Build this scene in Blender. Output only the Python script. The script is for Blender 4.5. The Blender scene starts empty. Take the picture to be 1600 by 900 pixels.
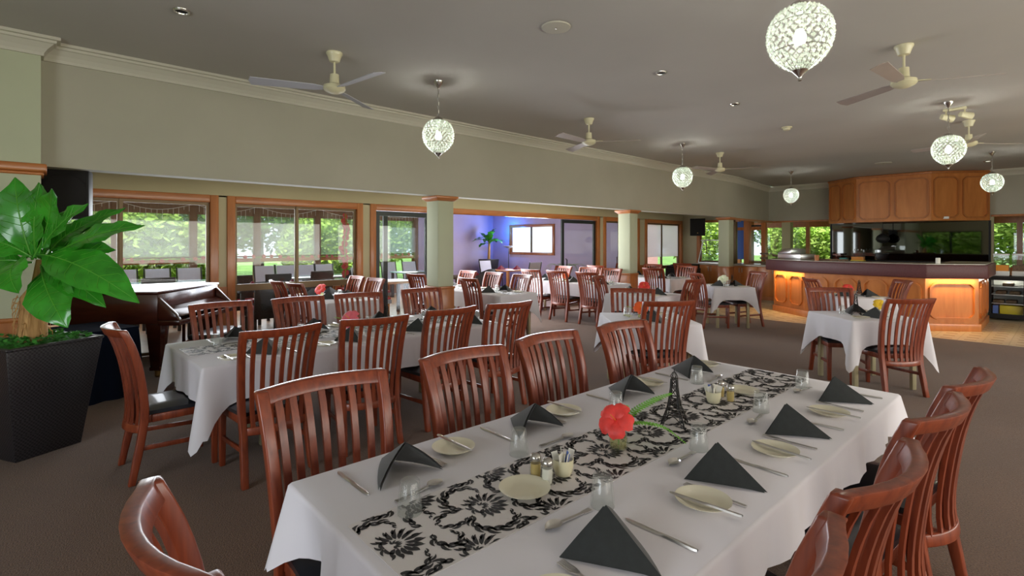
import bpy, bmesh, math, random
from mathutils import Vector, Matrix
random.seed(7)
R = math.radians
sc = bpy.context.scene
COL = sc.collection

# ------------------------------------------------------------------ camera
cam_d = bpy.data.cameras.new('camera')
cam_d.sensor_width = 36.0
cam_d.lens = 797.0 / 1600.0 * 36.0
cam_d.shift_y = -70.9 / 1600.0
cam_d.clip_start = 0.05
cam_d.clip_end = 300
cam = bpy.data.objects.new('camera', cam_d)
COL.objects.link(cam)
cam.location = (0, 0, 1.55)
cam.rotation_euler = (R(90), 0, R(47.65))
sc.camera = cam
# ------------------------------------------------------------------ view, sky, sun, fill lamps
sc.view_settings.view_transform = 'Standard'
sc.view_settings.look = 'None'
sc.view_settings.exposure = 0.0
sc.view_settings.gamma = 1.0
sc.view_settings.use_curve_mapping = False
sc.cycles.use_denoising = True
sc.cycles.max_bounces = 8
sc.cycles.diffuse_bounces = 4
sc.cycles.glossy_bounces = 4
sc.cycles.transmission_bounces = 6
sc.cycles.transparent_max_bounces = 16
sc.cycles.caustics_reflective = False
sc.cycles.caustics_refractive = False
sc.cycles.sample_clamp_indirect = 6.0
w = bpy.data.worlds.new('sky'); sc.world = w; w.use_nodes = True
bg = w.node_tree.nodes['Background']
bg.inputs[0].default_value = (0.78, 0.88, 1.0, 1)
bg.inputs[1].default_value = 2.4
def light(kind, name, loc, energy, color=(1, 1, 1), **kw):
    d = bpy.data.lights.new(name, kind); d.energy = energy; d.color = color
    for k, v in kw.items(): setattr(d, k, v)
    o = bpy.data.objects.new(name, d); COL.objects.link(o); o.location = loc
    return o
s = light('SUN', 'sun', (0, 0, 20), 5.0, (1.0, 0.95, 0.85), angle=R(3))
s.rotation_euler = Vector((-.62, .36, -.70)).to_track_quat('-Z', 'Y').to_euler()
def window_fill(name, loc, rot, sx, sy, energy, color):
    a = light('AREA', name, loc, energy, color, shape='RECTANGLE', size=sx, size_y=sy)
    a.rotation_euler = rot
    return a
# unseen area lamps added at windows behind and right to boost the daylight
window_fill('fill_back', (-.9, -3.85, 1.45), (R(90), 0, 0), 3.2, 1.4, 130, (0.86, 0.92, 1.0))
window_fill('fill_right', (3.9, 5.5, 1.5), (R(90), 0, R(90)), 12.0, 1.6, 360, (1.0, 0.93, 0.84))
window_fill('fill_window_wall', (-8.2, 7.4, 1.25), (R(90), 0, R(-90)), 5.0, 1.9, 230, (0.9, 0.94, 1.0))  # added lamps along the window wall, brightening beyond what the sky gives
window_fill('fill_window_wall', (-8.2, 2.4, 1.5), (R(90), 0, R(-90)), 3.2, 1.2, 60, (0.88, 0.93, 1.0))

window_fill('fill_sunroom', (-13.7, 3.5, 1.6), (R(90), 0, R(-90)), 10.0, 1.1, 300, (0.92, 0.95, 1.0))  # added lamps at the sunroom windows to lift its dim interior
window_fill('fill_sunroom', (-12.0, 11.6, 1.65), (R(90), 0, R(180)), 1.9, .8, 60, (0.95, 0.95, 1.0))

# ------------------------------------------------------------------ materials
MATS = {}
def nodes(name):
    m = bpy.data.materials.new(name); m.use_nodes = True
    nt = m.node_tree
    return m, nt, nt.nodes['Principled BSDF']
def N(nt, t, **kw):
    n = nt.nodes.new(t)
    for k, v in kw.items(): setattr(n, k, v)
    return n
def plain(name, col, rough=0.5, metal=0.0, coat=0.0, noise=0.0, nscale=20.0, bump=0.0, bscale=200.0, spec=0.5, sheen=0.0):
    m, nt, b = nodes(name)
    b.inputs['Base Color'].default_value = (*col, 1)
    b.inputs['Roughness'].default_value = rough
    b.inputs['Metallic'].default_value = metal
    b.inputs['Coat Weight'].default_value = coat
    b.inputs['Specular IOR Level'].default_value = spec
    b.inputs['Sheen Weight'].default_value = sheen
    tc = N(nt, 'ShaderNodeTexCoord')
    if noise > 0:
        nz = N(nt, 'ShaderNodeTexNoise'); nz.inputs['Scale'].default_value = nscale; nz.inputs['Detail'].default_value = 4
        nt.links.new(tc.outputs['Object'], nz.inputs['Vector'])
        rp = N(nt, 'ShaderNodeValToRGB')
        rp.color_ramp.elements[0].position = 0.3; rp.color_ramp.elements[1].position = 0.7
        rp.color_ramp.elements[0].color = (*[c * (1 - noise) for c in col], 1)
        rp.color_ramp.elements[1].color = (*[min(1, c * (1 + noise)) for c in col], 1)
        nt.links.new(nz.outputs['Fac'], rp.inputs['Fac']); nt.links.new(rp.outputs['Color'], b.inputs['Base Color'])
    if bump > 0:
        n2 = N(nt, 'ShaderNodeTexNoise'); n2.inputs['Scale'].default_value = bscale; n2.inputs['Detail'].default_value = 2
        nt.links.new(tc.outputs['Object'], n2.inputs['Vector'])
        bp = N(nt, 'ShaderNodeBump'); bp.inputs['Strength'].default_value = bump; bp.inputs['Distance'].default_value = 0.004
        nt.links.new(n2.outputs['Fac'], bp.inputs['Height']); nt.links.new(bp.outputs['Normal'], b.inputs['Normal'])
    MATS[name] = m
    return m
def wood(name, dark, lite, rough=0.35, coat=0.2, scale=(30, 30, 2.2), dist=3.0):
    m, nt, b = nodes(name)
    tc = N(nt, 'ShaderNodeTexCoord'); mp = N(nt, 'ShaderNodeMapping'); mp.inputs['Scale'].default_value = scale
    nz = N(nt, 'ShaderNodeTexNoise'); nz.inputs['Scale'].default_value = 1.0; nz.inputs['Detail'].default_value = 5; nz.inputs['Distortion'].default_value = dist * 0.2
    rp = N(nt, 'ShaderNodeValToRGB')
    rp.color_ramp.elements[0].position = 0.25; rp.color_ramp.elements[1].position = 0.75
    rp.color_ramp.elements[0].color = (*dark, 1); rp.color_ramp.elements[1].color = (*lite, 1)
    nt.links.new(tc.outputs['Object'], mp.inputs['Vector']); nt.links.new(mp.outputs['Vector'], nz.inputs['Vector'])
    nt.links.new(nz.outputs['Fac'], rp.inputs['Fac']); nt.links.new(rp.outputs['Color'], b.inputs['Base Color'])
    b.inputs['Roughness'].default_value = rough; b.inputs['Coat Weight'].default_value = coat; b.inputs['Coat Roughness'].default_value = 0.15
    MATS[name] = m
    return m
def emit(name, col, st):
    m, nt, b = nodes(name)
    b.inputs['Base Color'].default_value = (*col, 1)
    b.inputs['Emission Color'].default_value = (*col, 1); b.inputs['Emission Strength'].default_value = st
    MATS[name] = m
    return m
def thin(name, col, transp, gloss_rough=0.02, body=0.0):
    """thin pane: mostly clear, fresnel reflection, optional diffuse body (mesh blind, frosted)"""
    m = bpy.data.materials.new(name); m.use_nodes = True; nt = m.node_tree; nt.nodes.clear()
    out = N(nt, 'ShaderNodeOutputMaterial'); tr = N(nt, 'ShaderNodeBsdfTransparent'); gl = N(nt, 'ShaderNodeBsdfGlossy')
    tr.inputs[0].default_value = (*transp, 1); gl.inputs['Roughness'].default_value = gloss_rough
    lw = N(nt, 'ShaderNodeLayerWeight'); lw.inputs[0].default_value = 0.5
    pw = N(nt, 'ShaderNodeMath', operation='POWER'); pw.inputs[1].default_value = 4.0
    fr = N(nt, 'ShaderNodeMath', operation='MULTIPLY_ADD'); fr.inputs[1].default_value = 0.7; fr.inputs[2].default_value = 0.03
    nt.links.new(lw.outputs['Facing'], pw.inputs[0]); nt.links.new(pw.outputs[0], fr.inputs[0])
    mx = N(nt, 'ShaderNodeMixShader')
    nt.links.new(fr.outputs[0], mx.inputs[0]); nt.links.new(tr.outputs[0], mx.inputs[1]); nt.links.new(gl.outputs[0], mx.inputs[2])
    last = mx
    if body > 0:
        df = N(nt, 'ShaderNodeBsdfDiffuse'); df.inputs[0].default_value = (*col, 1)
        tl = N(nt, 'ShaderNodeBsdfTranslucent'); tl.inputs[0].default_value = (*col, 1)
        ad = N(nt, 'ShaderNodeMixShader'); ad.inputs[0].default_value = 0.6
        nt.links.new(df.outputs[0], ad.inputs[1]); nt.links.new(tl.outputs[0], ad.inputs[2])
        m2 = N(nt, 'ShaderNodeMixShader'); m2.inputs[0].default_value = body
        nt.links.new(mx.outputs[0], m2.inputs[1]); nt.links.new(ad.outputs[0], m2.inputs[2]); last = m2
    nt.links.new(last.outputs[0], out.inputs[0])
    MATS[name] = m
    return m

plain('ceiling', (0.50, 0.475, 0.44), 0.9, noise=0.04, nscale=0.8)
plain('bulkhead', (0.42, 0.395, 0.315), 0.85, noise=0.04, nscale=1.2, bump=0.05, bscale=60)
plain('cornice', (0.56, 0.53, 0.44), 0.8)
plain('cream_wall', (0.52, 0.47, 0.31), 0.8, noise=0.03, nscale=2)
plain('pale_green', (0.47, 0.49, 0.345), 0.8, noise=0.03, nscale=2)
plain('lilac_wall', (0.62, 0.56, 0.82), 0.8, noise=0.04, nscale=2)
plain('pink_wall', (0.72, 0.42, 0.40), 0.8)
wood('timber', (0.36, 0.115, 0.028), (0.53, 0.19, 0.05), 0.35, 0.3, (14, 14, 2))
wood('timber_across', (0.36, 0.115, 0.028), (0.53, 0.19, 0.05), 0.35, 0.3, (14, 2, 14))
wood('panel_wood', (0.50, 0.165, 0.038), (0.66, 0.25, 0.065), 0.35, 0.3, (9, 9, 1.6))
wood('chair_wood', (0.130, 0.020, 0.008), (0.285, 0.056, 0.018), 0.38, 0.25, (40, 40, 4))
wood('piano_wood', (0.05, 0.012, 0.007), (0.085, 0.022, 0.012), 0.2, 0.5, (12, 3, 12))
wood('sunroom_timber', (0.17, 0.095, 0.055), (0.27, 0.16, 0.10), 0.5, 0.0)
wood('deck', (0.50, 0.26, 0.14), (0.66, 0.38, 0.22), 0.35, 0.2, (14, 1.2, 10))
wood('orange_wood', (0.62, 0.22, 0.05), (0.75, 0.32, 0.08), 0.4, 0.2)
wood('bark', (0.30, 0.14, 0.045), (0.68, 0.40, 0.16), 0.9, 0.0, (40, 40, 5))
plain('vinyl', (0.018, 0.020, 0.026), 0.32, coat=0.3)
plain('cloth_white', (0.72, 0.695, 0.735), 0.9, sheen=0.2, bump=0.12, bscale=14)
plain('runner_white', (0.74, 0.71, 0.72), 0.6)
plain('print_black', (0.014, 0.014, 0.018), 0.5)
plain('napkin', (0.020, 0.024, 0.024), 0.85, sheen=0.3, noise=0.15, nscale=40, bump=0.15, bscale=500)
plain('plate', (0.80, 0.76, 0.60), 0.35, coat=0.15)
plain('steel', (0.72, 0.70, 0.68), 0.28, 1.0)
plain('chrome', (0.6, 0.58, 0.55), 0.25, 1.0)
plain('brass', (0.75, 0.55, 0.22), 0.3, 1.0)
plain('leg_metal', (0.55, 0.50, 0.32), 0.4, 0.6)
plain('pepper', (0.55, 0.40, 0.12), 0.6)
plain('salt', (0.85, 0.84, 0.74), 0.6)
plain('cream_cup', (0.85, 0.80, 0.55), 0.3, coat=0.4)
plain('sachet', (0.8, 0.78, 0.70), 0.6)
plain('sachet_blue', (0.12, 0.22, 0.65), 0.6)
plain('wire_black', (0.02, 0.017, 0.014), 0.45, 0.3)
plain('hibiscus', (0.82, 0.055, 0.045), 0.5, noise=0.15, nscale=30)
plain('hibiscus_pink', (0.85, 0.16, 0.20), 0.5)
plain('flower_orange', (0.85, 0.12, 0.02), 0.5)
plain('flower_yellow', (0.85, 0.55, 0.03), 0.5)
plain('white_petal', (0.78, 0.80, 0.58), 0.5)
plain('stamen', (0.85, 0.22, 0.05), 0.5)
plain('fern', (0.16, 0.48, 0.03), 0.5, noise=0.2, nscale=25)
plain('leaf', (0.035, 0.27, 0.016), 0.28, coat=0.25, noise=0.35, nscale=7)
plain('leaf_rib', (0.09, 0.36, 0.03), 0.4)
plain('moss', (0.05, 0.26, 0.03), 0.8, noise=0.4, nscale=50)
plain('fan_cream', (0.72, 0.67, 0.45), 0.4, coat=0.3)
plain('fan_blade', (0.42, 0.36, 0.33), 0.45, noise=0.06, nscale=5)
plain('fan_blade_grey', (0.46, 0.46, 0.52), 0.4)
plain('black_plastic', (0.012, 0.012, 0.013), 0.55, spec=0.3)
plain('black_grille', (0.02, 0.018, 0.018), 0.8, bump=0.6, bscale=900, spec=0.2)
plain('badge', (0.75, 0.45, 0.12), 0.5)
plain('dark_frame', (0.018, 0.024, 0.024), 0.35, 0.2)
plain('bronze_frame', (0.16, 0.105, 0.05), 0.4, 0.4)
plain('velvet', (0.006, 0.010, 0.022), 1.0, spec=0.1)
plain('maroon', (0.10, 0.030, 0.032), 0.5, noise=0.25, nscale=90)
plain('counter_top', (0.50, 0.46, 0.38), 0.25, coat=0.3)
plain('white_plastic', (0.82, 0.82, 0.80), 0.4)
plain('yellow_plastic', (0.85, 0.68, 0.03), 0.4)
plain('orange_juice', (0.85, 0.32, 0.03), 0.3)
plain('teal_plastic', (0.08, 0.38, 0.36), 0.4)
plain('wicker_grey', (0.055, 0.055, 0.062), 0.6, noise=0.3, nscale=60, bump=0.5, bscale=140)
plain('wicker_light', (0.34, 0.37, 0.42), 0.6, noise=0.15, nscale=40)
plain('red_seat', (0.55, 0.02, 0.035), 0.6)
plain('burgundy_bloom', (0.62, 0.08, 0.09), 0.6)
plain('burgundy', (0.30, 0.02, 0.06), 0.7)
plain('sling', (0.72, 0.74, 0.86), 0.7)
plain('teal_top', (0.30, 0.48, 0.50), 0.15, coat=0.5)
plain('lawn', (0.16, 0.30, 0.05), 0.9, noise=0.4, nscale=0.8)
plain('paving', (0.55, 0.52, 0.46), 0.8, noise=0.1, nscale=3)
plain('foliage_a', (0.16, 0.34, 0.06), 0.7, noise=0.4, nscale=2)
plain('foliage_b', (0.40, 0.58, 0.10), 0.7, noise=0.4, nscale=2)
plain('foliage_c', (0.20, 0.40, 0.22), 0.7, noise=0.4, nscale=2)
plain('trunk', (0.14, 0.10, 0.07), 0.9)
plain('blue_sign', (0.05, 0.16, 0.62), 0.5)
plain('food_dark', (0.16, 0.10, 0.06), 0.7, noise=0.4, nscale=30)
plain('tile', (0.66, 0.55, 0.37), 0.4, noise=0.05, nscale=6, coat=0.2)
plain('tile_dash', (0.33, 0.20, 0.09), 0.5)
plain('grout', (0.45, 0.38, 0.26), 0.9)
thin('glass', (0.8, 0.9, 0.85), (0.95, 0.97, 0.96))
thin('tumbler', (0.9, 0.92, 0.9), (0.97, 0.98, 0.975), 0.03, 0.07)
thin('crystal', (0.96, 1.0, 0.90), (0.97, 1.0, 0.95), 0.05, 0.55)
thin('mesh_blind', (0.70, 0.80, 0.88), (0.97, 0.98, 1.0), 0.3, 0.22)
thin('white_blind', (0.95, 0.95, 0.96), (1, 1, 1), 0.4, 0.7)
thin('vase_water', (0.75, 0.72, 0.30), (0.90, 0.88, 0.60), 0.03, 0.12)
emit('bulb', (0.92, 1.0, 0.94), 26.0)
emit('downlight', (1.0, 0.95, 0.8), 3.0)
m, nt, b = nodes('dark_mirror'); MATS['dark_mirror'] = m
b.inputs['Base Color'].default_value = (0.15, 0.155, 0.15, 1); b.inputs['Metallic'].default_value = 1.0; b.inputs['Roughness'].default_value = 0.03
# carpet: brown pile with fleck
m, nt, b = nodes('carpet'); MATS['carpet'] = m
tc = N(nt, 'ShaderNodeTexCoord')
n1 = N(nt, 'ShaderNodeTexNoise'); n1.inputs['Scale'].default_value = 130; n1.inputs['Detail'].default_value = 3
n2 = N(nt, 'ShaderNodeTexNoise'); n2.inputs['Scale'].default_value = 1.6; n2.inputs['Detail'].default_value = 3
r1 = N(nt, 'ShaderNodeValToRGB'); r1.color_ramp.elements[0].position = .3; r1.color_ramp.elements[1].position = .75
r1.color_ramp.elements[0].color = (0.078, 0.036, 0.018, 1); r1.color_ramp.elements[1].color = (0.245, 0.130, 0.070, 1)
mx = N(nt, 'ShaderNodeMixRGB', blend_type='MULTIPLY'); mx.inputs[0].default_value = 0.35
for n_ in (n1, n2): nt.links.new(tc.outputs['Object'], n_.inputs['Vector'])
nt.links.new(n1.outputs['Fac'], r1.inputs['Fac']); nt.links.new(r1.outputs['Color'], mx.inputs[1]); nt.links.new(n2.outputs['Fac'], mx.inputs[2])
nt.links.new(mx.outputs[0], b.inputs['Base Color']); b.inputs['Roughness'].default_value = 1.0; b.inputs['Sheen Weight'].default_value = 0.15
bp = N(nt, 'ShaderNodeBump'); bp.inputs['Strength'].default_value = 0.8; bp.inputs['Distance'].default_value = 0.008
nt.links.new(n1.outputs['Fac'], bp.inputs['Height']); nt.links.new(bp.outputs['Normal'], b.inputs['Normal'])
# planter: woven rattan
m, nt, b = nodes('rattan'); MATS['rattan'] = m
tc = N(nt, 'ShaderNodeTexCoord'); ck = N(nt, 'ShaderNodeTexChecker'); ck.inputs['Scale'].default_value = 75
br = N(nt, 'ShaderNodeTexNoise'); br.inputs['Scale'].default_value = 90
nt.links.new(tc.outputs['Object'], ck.inputs['Vector']); nt.links.new(tc.outputs['Object'], br.inputs['Vector'])
ck.inputs['Color1'].default_value = (0.012, 0.011, 0.013, 1); ck.inputs['Color2'].default_value = (0.040, 0.036, 0.040, 1)
nt.links.new(ck.outputs['Color'], b.inputs['Base Color']); b.inputs['Roughness'].default_value = 0.35
bp = N(nt, 'ShaderNodeBump'); bp.inputs['Strength'].default_value = 0.9; bp.inputs['Distance'].default_value = 0.006
nt.links.new(ck.outputs['Fac'], bp.inputs['Height']); nt.links.new(bp.outputs['Normal'], b.inputs['Normal'])

# ------------------------------------------------------------------ mesh helpers
class MB:
    def __init__(s): s.v = []; s.f = []; s.m = []
    def add(s, vs, fs, mi=0):
        o = len(s.v); s.v += [tuple(v) for v in vs]
        for f in fs: s.f.append(tuple(i + o for i in f)); s.m.append(mi)
        return s
    def box(s, x0, x1, y0, y1, z0, z1, mi=0):
        vs = [(x0, y0, z0), (x1, y0, z0), (x1, y1, z0), (x0, y1, z0), (x0, y0, z1), (x1, y0, z1), (x1, y1, z1), (x0, y1, z1)]
        return s.hexa(vs, mi)
    def hexa(s, vs, mi=0):
        return s.add(vs, [(0, 3, 2, 1), (4, 5, 6, 7), (0, 1, 5, 4), (1, 2, 6, 5), (2, 3, 7, 6), (3, 0, 4, 7)], mi)
    def tube(s, pts, rad, n=8, mi=0, caps=True):
        pts = [Vector(p) for p in pts]
        if not isinstance(rad, (list, tuple)): rad = [rad] * len(pts)
        o = len(s.v); up = None
        for i, p in enumerate(pts):
            t = (pts[min(i + 1, len(pts) - 1)] - pts[max(i - 1, 0)]).normalized()
            if up is None: up = Vector((0, 0, 1)) if abs(t.z) < .9 else Vector((1, 0, 0))
            a = t.cross(up).normalized(); up = a.cross(t).normalized()
            for k in range(n):
                q = p + (a * math.cos(2 * math.pi * k / n) + up * math.sin(2 * math.pi * k / n)) * rad[i]
                s.v.append(tuple(q))
        for i in range(len(pts) - 1):
            for k in range(n):
                a0 = o + i * n + k; a1 = o + i * n + (k + 1) % n
                s.f.append((a0, a1, a1 + n, a0 + n)); s.m.append(mi)
        if caps:
            s.f.append(tuple(o + k for k in reversed(range(n)))); s.m.append(mi)
            e = o + (len(pts) - 1) * n; s.f.append(tuple(e + k for k in range(n))); s.m.append(mi)
        return s
    def lathe(s, prof, n=20, c=(0, 0, 0), mi=0):
        o = len(s.v)
        for r, z in prof:
            for k in range(n):
                a = 2 * math.pi * k / n
                s.v.append((c[0] + r * math.cos(a), c[1] + r * math.sin(a), c[2] + z))
        for i in range(len(prof) - 1):
            for k in range(n):
                a0 = o + i * n + k; a1 = o + i * n + (k + 1) % n
                s.f.append((a0, a1, a1 + n, a0 + n)); s.m.append(mi)
        if prof[0][0] > 1e-5: s.f.append(tuple(o + k for k in reversed(range(n)))); s.m.append(mi)
        e = o + (len(prof) - 1) * n
        if prof[-1][0] > 1e-5: s.f.append(tuple(e + k for k in range(n))); s.m.append(mi)
        return s
    def prism(s, poly, z0, z1, mi=0):
        n = len(poly); o = len(s.v)
        for z in (z0, z1):
            for x, y in poly: s.v.append((x, y, z))
        for k in range(n):
            s.f.append((o + k, o + (k + 1) % n, o + n + (k + 1) % n, o + n + k)); s.m.append(mi)
        s.f.append(tuple(o + k for k in reversed(range(n)))); s.m.append(mi)
        s.f.append(tuple(o + n + k for k in range(n))); s.m.append(mi)
        return s
    def bar(s, p, q, wx, wz, mi=0, up=(0, 0, 1)):
        """square bar from p to q: wx across, wz along up"""
        p = Vector(p); q = Vector(q); t = (q - p).normalized(); u = Vector(up)
        a = t.cross(u)
        a = a.normalized() if a.length > 1e-4 else Vector((1, 0, 0))
        u = a.cross(t).normalized()
        vs = []
        for e in (p, q):
            for sa, su in ((-1, -1), (1, -1), (1, 1), (-1, 1)): vs.append(e + a * sa * wx / 2 + u * su * wz / 2)
        return s.add(vs, [(0, 1, 2, 3), (7, 6, 5, 4), (0, 4, 5, 1), (1, 5, 6, 2), (2, 6, 7, 3), (3, 7, 4, 0)], mi)
    def build(s, name, mat, parent=None, bevel=0.0, smooth=None, loc=None, seg=2):
        me = bpy.data.meshes.new(name)
        me.from_pydata(s.v, [], s.f)
        mats = mat if isinstance(mat, (list, tuple)) else [mat]
        for mm in mats: me.materials.append(MATS[mm])
        if len(mats) > 1: me.polygons.foreach_set('material_index', s.m)
        bm = bmesh.new(); bm.from_mesh(me)
        bmesh.ops.recalc_face_normals(bm, faces=bm.faces)
        if bevel > 0:
            es = [e for e in bm.edges if len(e.link_faces) == 2 and e.calc_face_angle(0) > 0.6]
            bmesh.ops.bevel(bm, geom=es, offset=bevel, segments=seg, affect='EDGES', profile=0.5, clamp_overlap=True)
        bm.to_mesh(me); bm.free()
        if smooth or bevel > 0:
            me.shade_smooth(); me.set_sharp_from_angle(angle=smooth or R(50))
        o = bpy.data.objects.new(name, me); COL.objects.link(o)
        if parent: o.parent = parent
        if loc: o.location = loc
        return o
def empty(name, loc=(0, 0, 0), rz=0.0):
    o = bpy.data.objects.new(name, None); COL.objects.link(o)
    o.location = loc; o.rotation_euler = (0, 0, rz); o.empty_display_size = 0.1
    return o
def tag(o, label=None, cat=None, group=None, kind=None):
    if label: o['label'] = label
    if cat: o['category'] = cat
    if group: o['group'] = group
    if kind: o['kind'] = kind
    return o
def copy_tree(o, parent=None):
    c = o.copy(); COL.objects.link(c)
    if parent: c.parent = parent
    for ch in CHILDREN.get(o.name, []):
        copy_tree(ch, c)
    return c
CHILDREN = {}
def scan():
    CHILDREN.clear()
    for o in bpy.data.objects:
        if o.parent: CHILDREN.setdefault(o.parent.name, []).append(o)
def struct(o, label=None):
    o['kind'] = 'structure'
    if label: o['label'] = label
    return o
def box(name, mat, x0, x1, y0, y1, z0, z1, parent=None, bevel=0.0):
    return MB().box(x0, x1, y0, y1, z0, z1).build(name, mat, parent, bevel)

ZC = 3.345      # main ceiling
BX = -6.25      # bulkhead face
WX = -8.40      # window wall, room side
FY = 17.29      # far wall
ZH = 2.24       # bulkhead underside, window head
# ------------------------------------------------------------------ floor, ceiling, walls
struct(box('floor', 'carpet', -8.45, 4.1, -4.1, 10.70, -0.12, 0.0), 'dark brown carpet of the dining room')
struct(box('floor', 'carpet', -8.45, -6.25, 10.70, 15.2, -0.12, 0.0), 'dark brown carpet of the far window bay')
tf = struct(box('floor', 'grout', -6.25, 4.1, 10.70, 20.6, -0.12, -0.004), 'cream tiled floor around the bar')
tile_mesh = None
tm = MB().box(-.145, .145, -.145, .145, -.003, 0.0); tm.box(-.075, .075, -.028, .028, -.001, 0.0006, 1)
first = tm.build('tile', ['tile', 'tile_dash'], tf, 0.0)
first.location = (-6.1, 10.85, 0)
k = 0
for i in range(22):
    for j in range(10):
        if i == 0 and j == 0: continue
        x = -6.1 + i * .295; y = 10.85 + j * .295
        if x > 0.4: continue
        if -4.3 < x < -1.5 and 12.2 < y: continue
        c = first.copy(); COL.objects.link(c); c.location = (x, y, 0)
struct(box('ceiling', 'ceiling', -6.45, 4.1, -4.1, 17.45, ZC, ZC + .1))
struct(MB().prism([(-8.6, -4.1), (-6.43, -4.1), (-6.43, 13.9), (-6.8, 17.2), (-8.6, 17.2)], 2.62, 2.72).build('ceiling', 'cream_wall'), 'lower ceiling over the window bay')
# bulkhead beam above the pillars, bent slightly at the last pillar
bk = MB().prism([(BX, -.04), (BX, 13.95), (-6.62, FY), (-6.82, FY), (BX - .2, 13.95), (BX - .2, -.04)], ZH, ZC).build('wall_left', 'bulkhead')
struct(bk, 'deep grey-green bulkhead above the window bay')
def cornice(name, path, n_side):
    prof = [(0.0, -.155), (.018, -.155), (.022, -.13), (.045, -.095), (.085, -.055), (.10, -.05), (.105, -.03), (.13, -.025), (.13, 0), (0, 0)]
    mb = MB(); o = 0
    for (x, y), (nx, ny) in zip(path, n_side):
        for a, z in prof: mb.v.append((x + nx * a, y + ny * a, ZC + z))
    m = len(prof)
    for i in range(len(path) - 1):
        for k in range(m):
            mb.f.append((i * m + k, i * m + (k + 1) % m, (i + 1) * m + (k + 1) % m, (i + 1) * m + k)); mb.m.append(0)
    return struct(mb.build(name, 'cornice'))
cornice('trim_1', [(-6.10, -4.1), (-6.10, -.04), (BX, -.04), (BX, 13.95), (-6.62, FY)], [(1, 0), (1, 1), (1, 1), (1, -.06), (1, -1)])
cornice('trim_2', [(-6.62, FY), (4.1, FY)], [(1, -1), (0, -1)])
# wall stub at far left of the frame, with dado and timber cap
struct(MB().box(-6.45, -6.10, -4.1, -.04, .90, ZH - .03).box(-6.45, -6.10, -4.1, -.04, ZH, ZC).build('wall_left', 'pale_green'), 'pale wall section behind the potted plant')
struct(MB().box(-6.46, -6.06, -4.1, 0.0, ZH - .07, ZH).box(-6.45, -6.08, -4.1, -.02, ZH - .10, ZH - .07).build('trim_3', 'timber_across', bevel=.012))
struct(MB().box(-6.45, -6.09, -4.1, -.03, 0, .87).box(-6.46, -6.07, -4.1, -.01, .87, .905).build('trim_4', 'timber', bevel=.006))
# pillars
def pillar(i, y0, label):
    p = empty('pillar', (BX - .15, y0 + .14, 0)); tag(p, label, 'pillar', 'square pillars under the bulkhead'); p['kind'] = 'structure'
    MB().box(-.15, .15, -.14, .14, .90, ZH - .04).build('shaft', 'pale_green', p, .008)
    MB().box(-.158, .158, -.148, .148, 0, .865).box(-.17, .17, -.16, .16, .865, .90).build('timber_base', 'timber', p, .005)
    MB().hexa([(-.155, -.145, ZH - .075), (.155, -.145, ZH - .075), (.155, .145, ZH - .075), (-.155, .145, ZH - .075),
               (-.20, -.19, ZH - .035), (.20, -.19, ZH - .035), (.20, .19, ZH - .035), (-.20, .19, ZH - .035)]).box(-.205, .205, -.195, .195, ZH - .035, ZH - .001).build('timber_cap', 'timber_across', p, .006)
pillar(1, 4.23, 'square cream pillar behind the long table near the piano')
pillar(2, 9.05, 'square cream pillar in the middle of the far dining area')
pillar(3, 13.65, 'square cream pillar standing in front of the servery counter')

# ------------------------------------------------------------------ window wall (x = WX)
def wall_seg(y0, y1, z0, z1, mat, name='wall_window', label=None):
    o = struct(box(name, mat, WX - .16, WX, y0, y1, z0, z1))
    if label: o['label'] = label
    return o
wall_seg(-4.1, 15.2, ZH - .02, 2.66, 'cream_wall', 'wall_window', 'cream wall strip above the window heads')
wall_seg(-4.1, -.95, 0, ZH, 'cream_wall', 'wall_window', 'cream wall behind the piano tail')
for y0, y1 in ((1.84, 1.97), (4.09, 4.25), (10.77, 10.95), (12.60, 12.92), (14.95, 15.2)):
    wall_seg(y0, y1, .9, ZH, 'cream_wall', 'wall_window', 'narrow cream wall strip between window frames')
    struct(box('trim_5', 'timber', WX - .02, WX + .015, y0, y1, 0, .9), 'timber dado between window frames')
def architrave(p, y0, y1, zt=ZH, wd=.11, z0=0.0, depth=.03):
    MB().box(WX - .12, WX + depth, y0, y0 + wd, z0, zt).build('jamb', 'timber', p, .008)
    MB().box(WX - .12, WX + depth, y1 - wd, y1, z0, zt).build('jamb', 'timber', p, .008)
    MB().box(WX - .12, WX + depth, y0 + wd, y1 - wd, zt - wd, zt).build('head', 'timber_across', p, .008)
def sash(p, y0, y1, z0, z1, fr='bronze_frame', th=.04, x=WX - .07, rail=None, pane='glass'):
    f = MB()
    f.box(x - .02, x + .02, y0, y0 + th, z0, z1).box(x - .02, x + .02, y1 - th, y1, z0, z1)
    f.box(x - .019, x + .019, y0 + th, y1 - th, z0, z0 + th).box(x - .019, x + .019, y0 + th, y1 - th, z1 - th, z1)
    if rail: f.box(x - .03, x + .035, y0 + .001, y1 - .001, rail - .05, rail + .05)
    o = f.build('sash', fr, p)
    MB().box(x - .003, x + .003, y0 + th, y1 - th, z0 + th, z1 - th).build('pane', pane, o)
    return o
w1 = struct(empty('window_1', (0, 0, 0)), 'sliding window behind the piano')
architrave(w1, -.95, 1.85)
sash(w1, -.84, .72, .02, ZH - .11, rail=.9); sash(w1, .70, 1.74, .02, ZH - .11, x=WX - .05, rail=.9)
w2 = struct(empty('window_2', (0, 0, 0)), 'sliding window behind the window table')
architrave(w2, 1.96, 4.10)
sash(w2, 2.07, 3.0, .02, ZH - .11, rail=.87); sash(w2, 2.97, 3.99, .02, ZH - .11, x=WX - .05, rail=.87)
d1 = struct(empty('door_1', (0, 0, 0)), 'wide opening with dark sliding glass doors to the sunroom')
architrave(d1, 4.24, 10.78)
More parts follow.
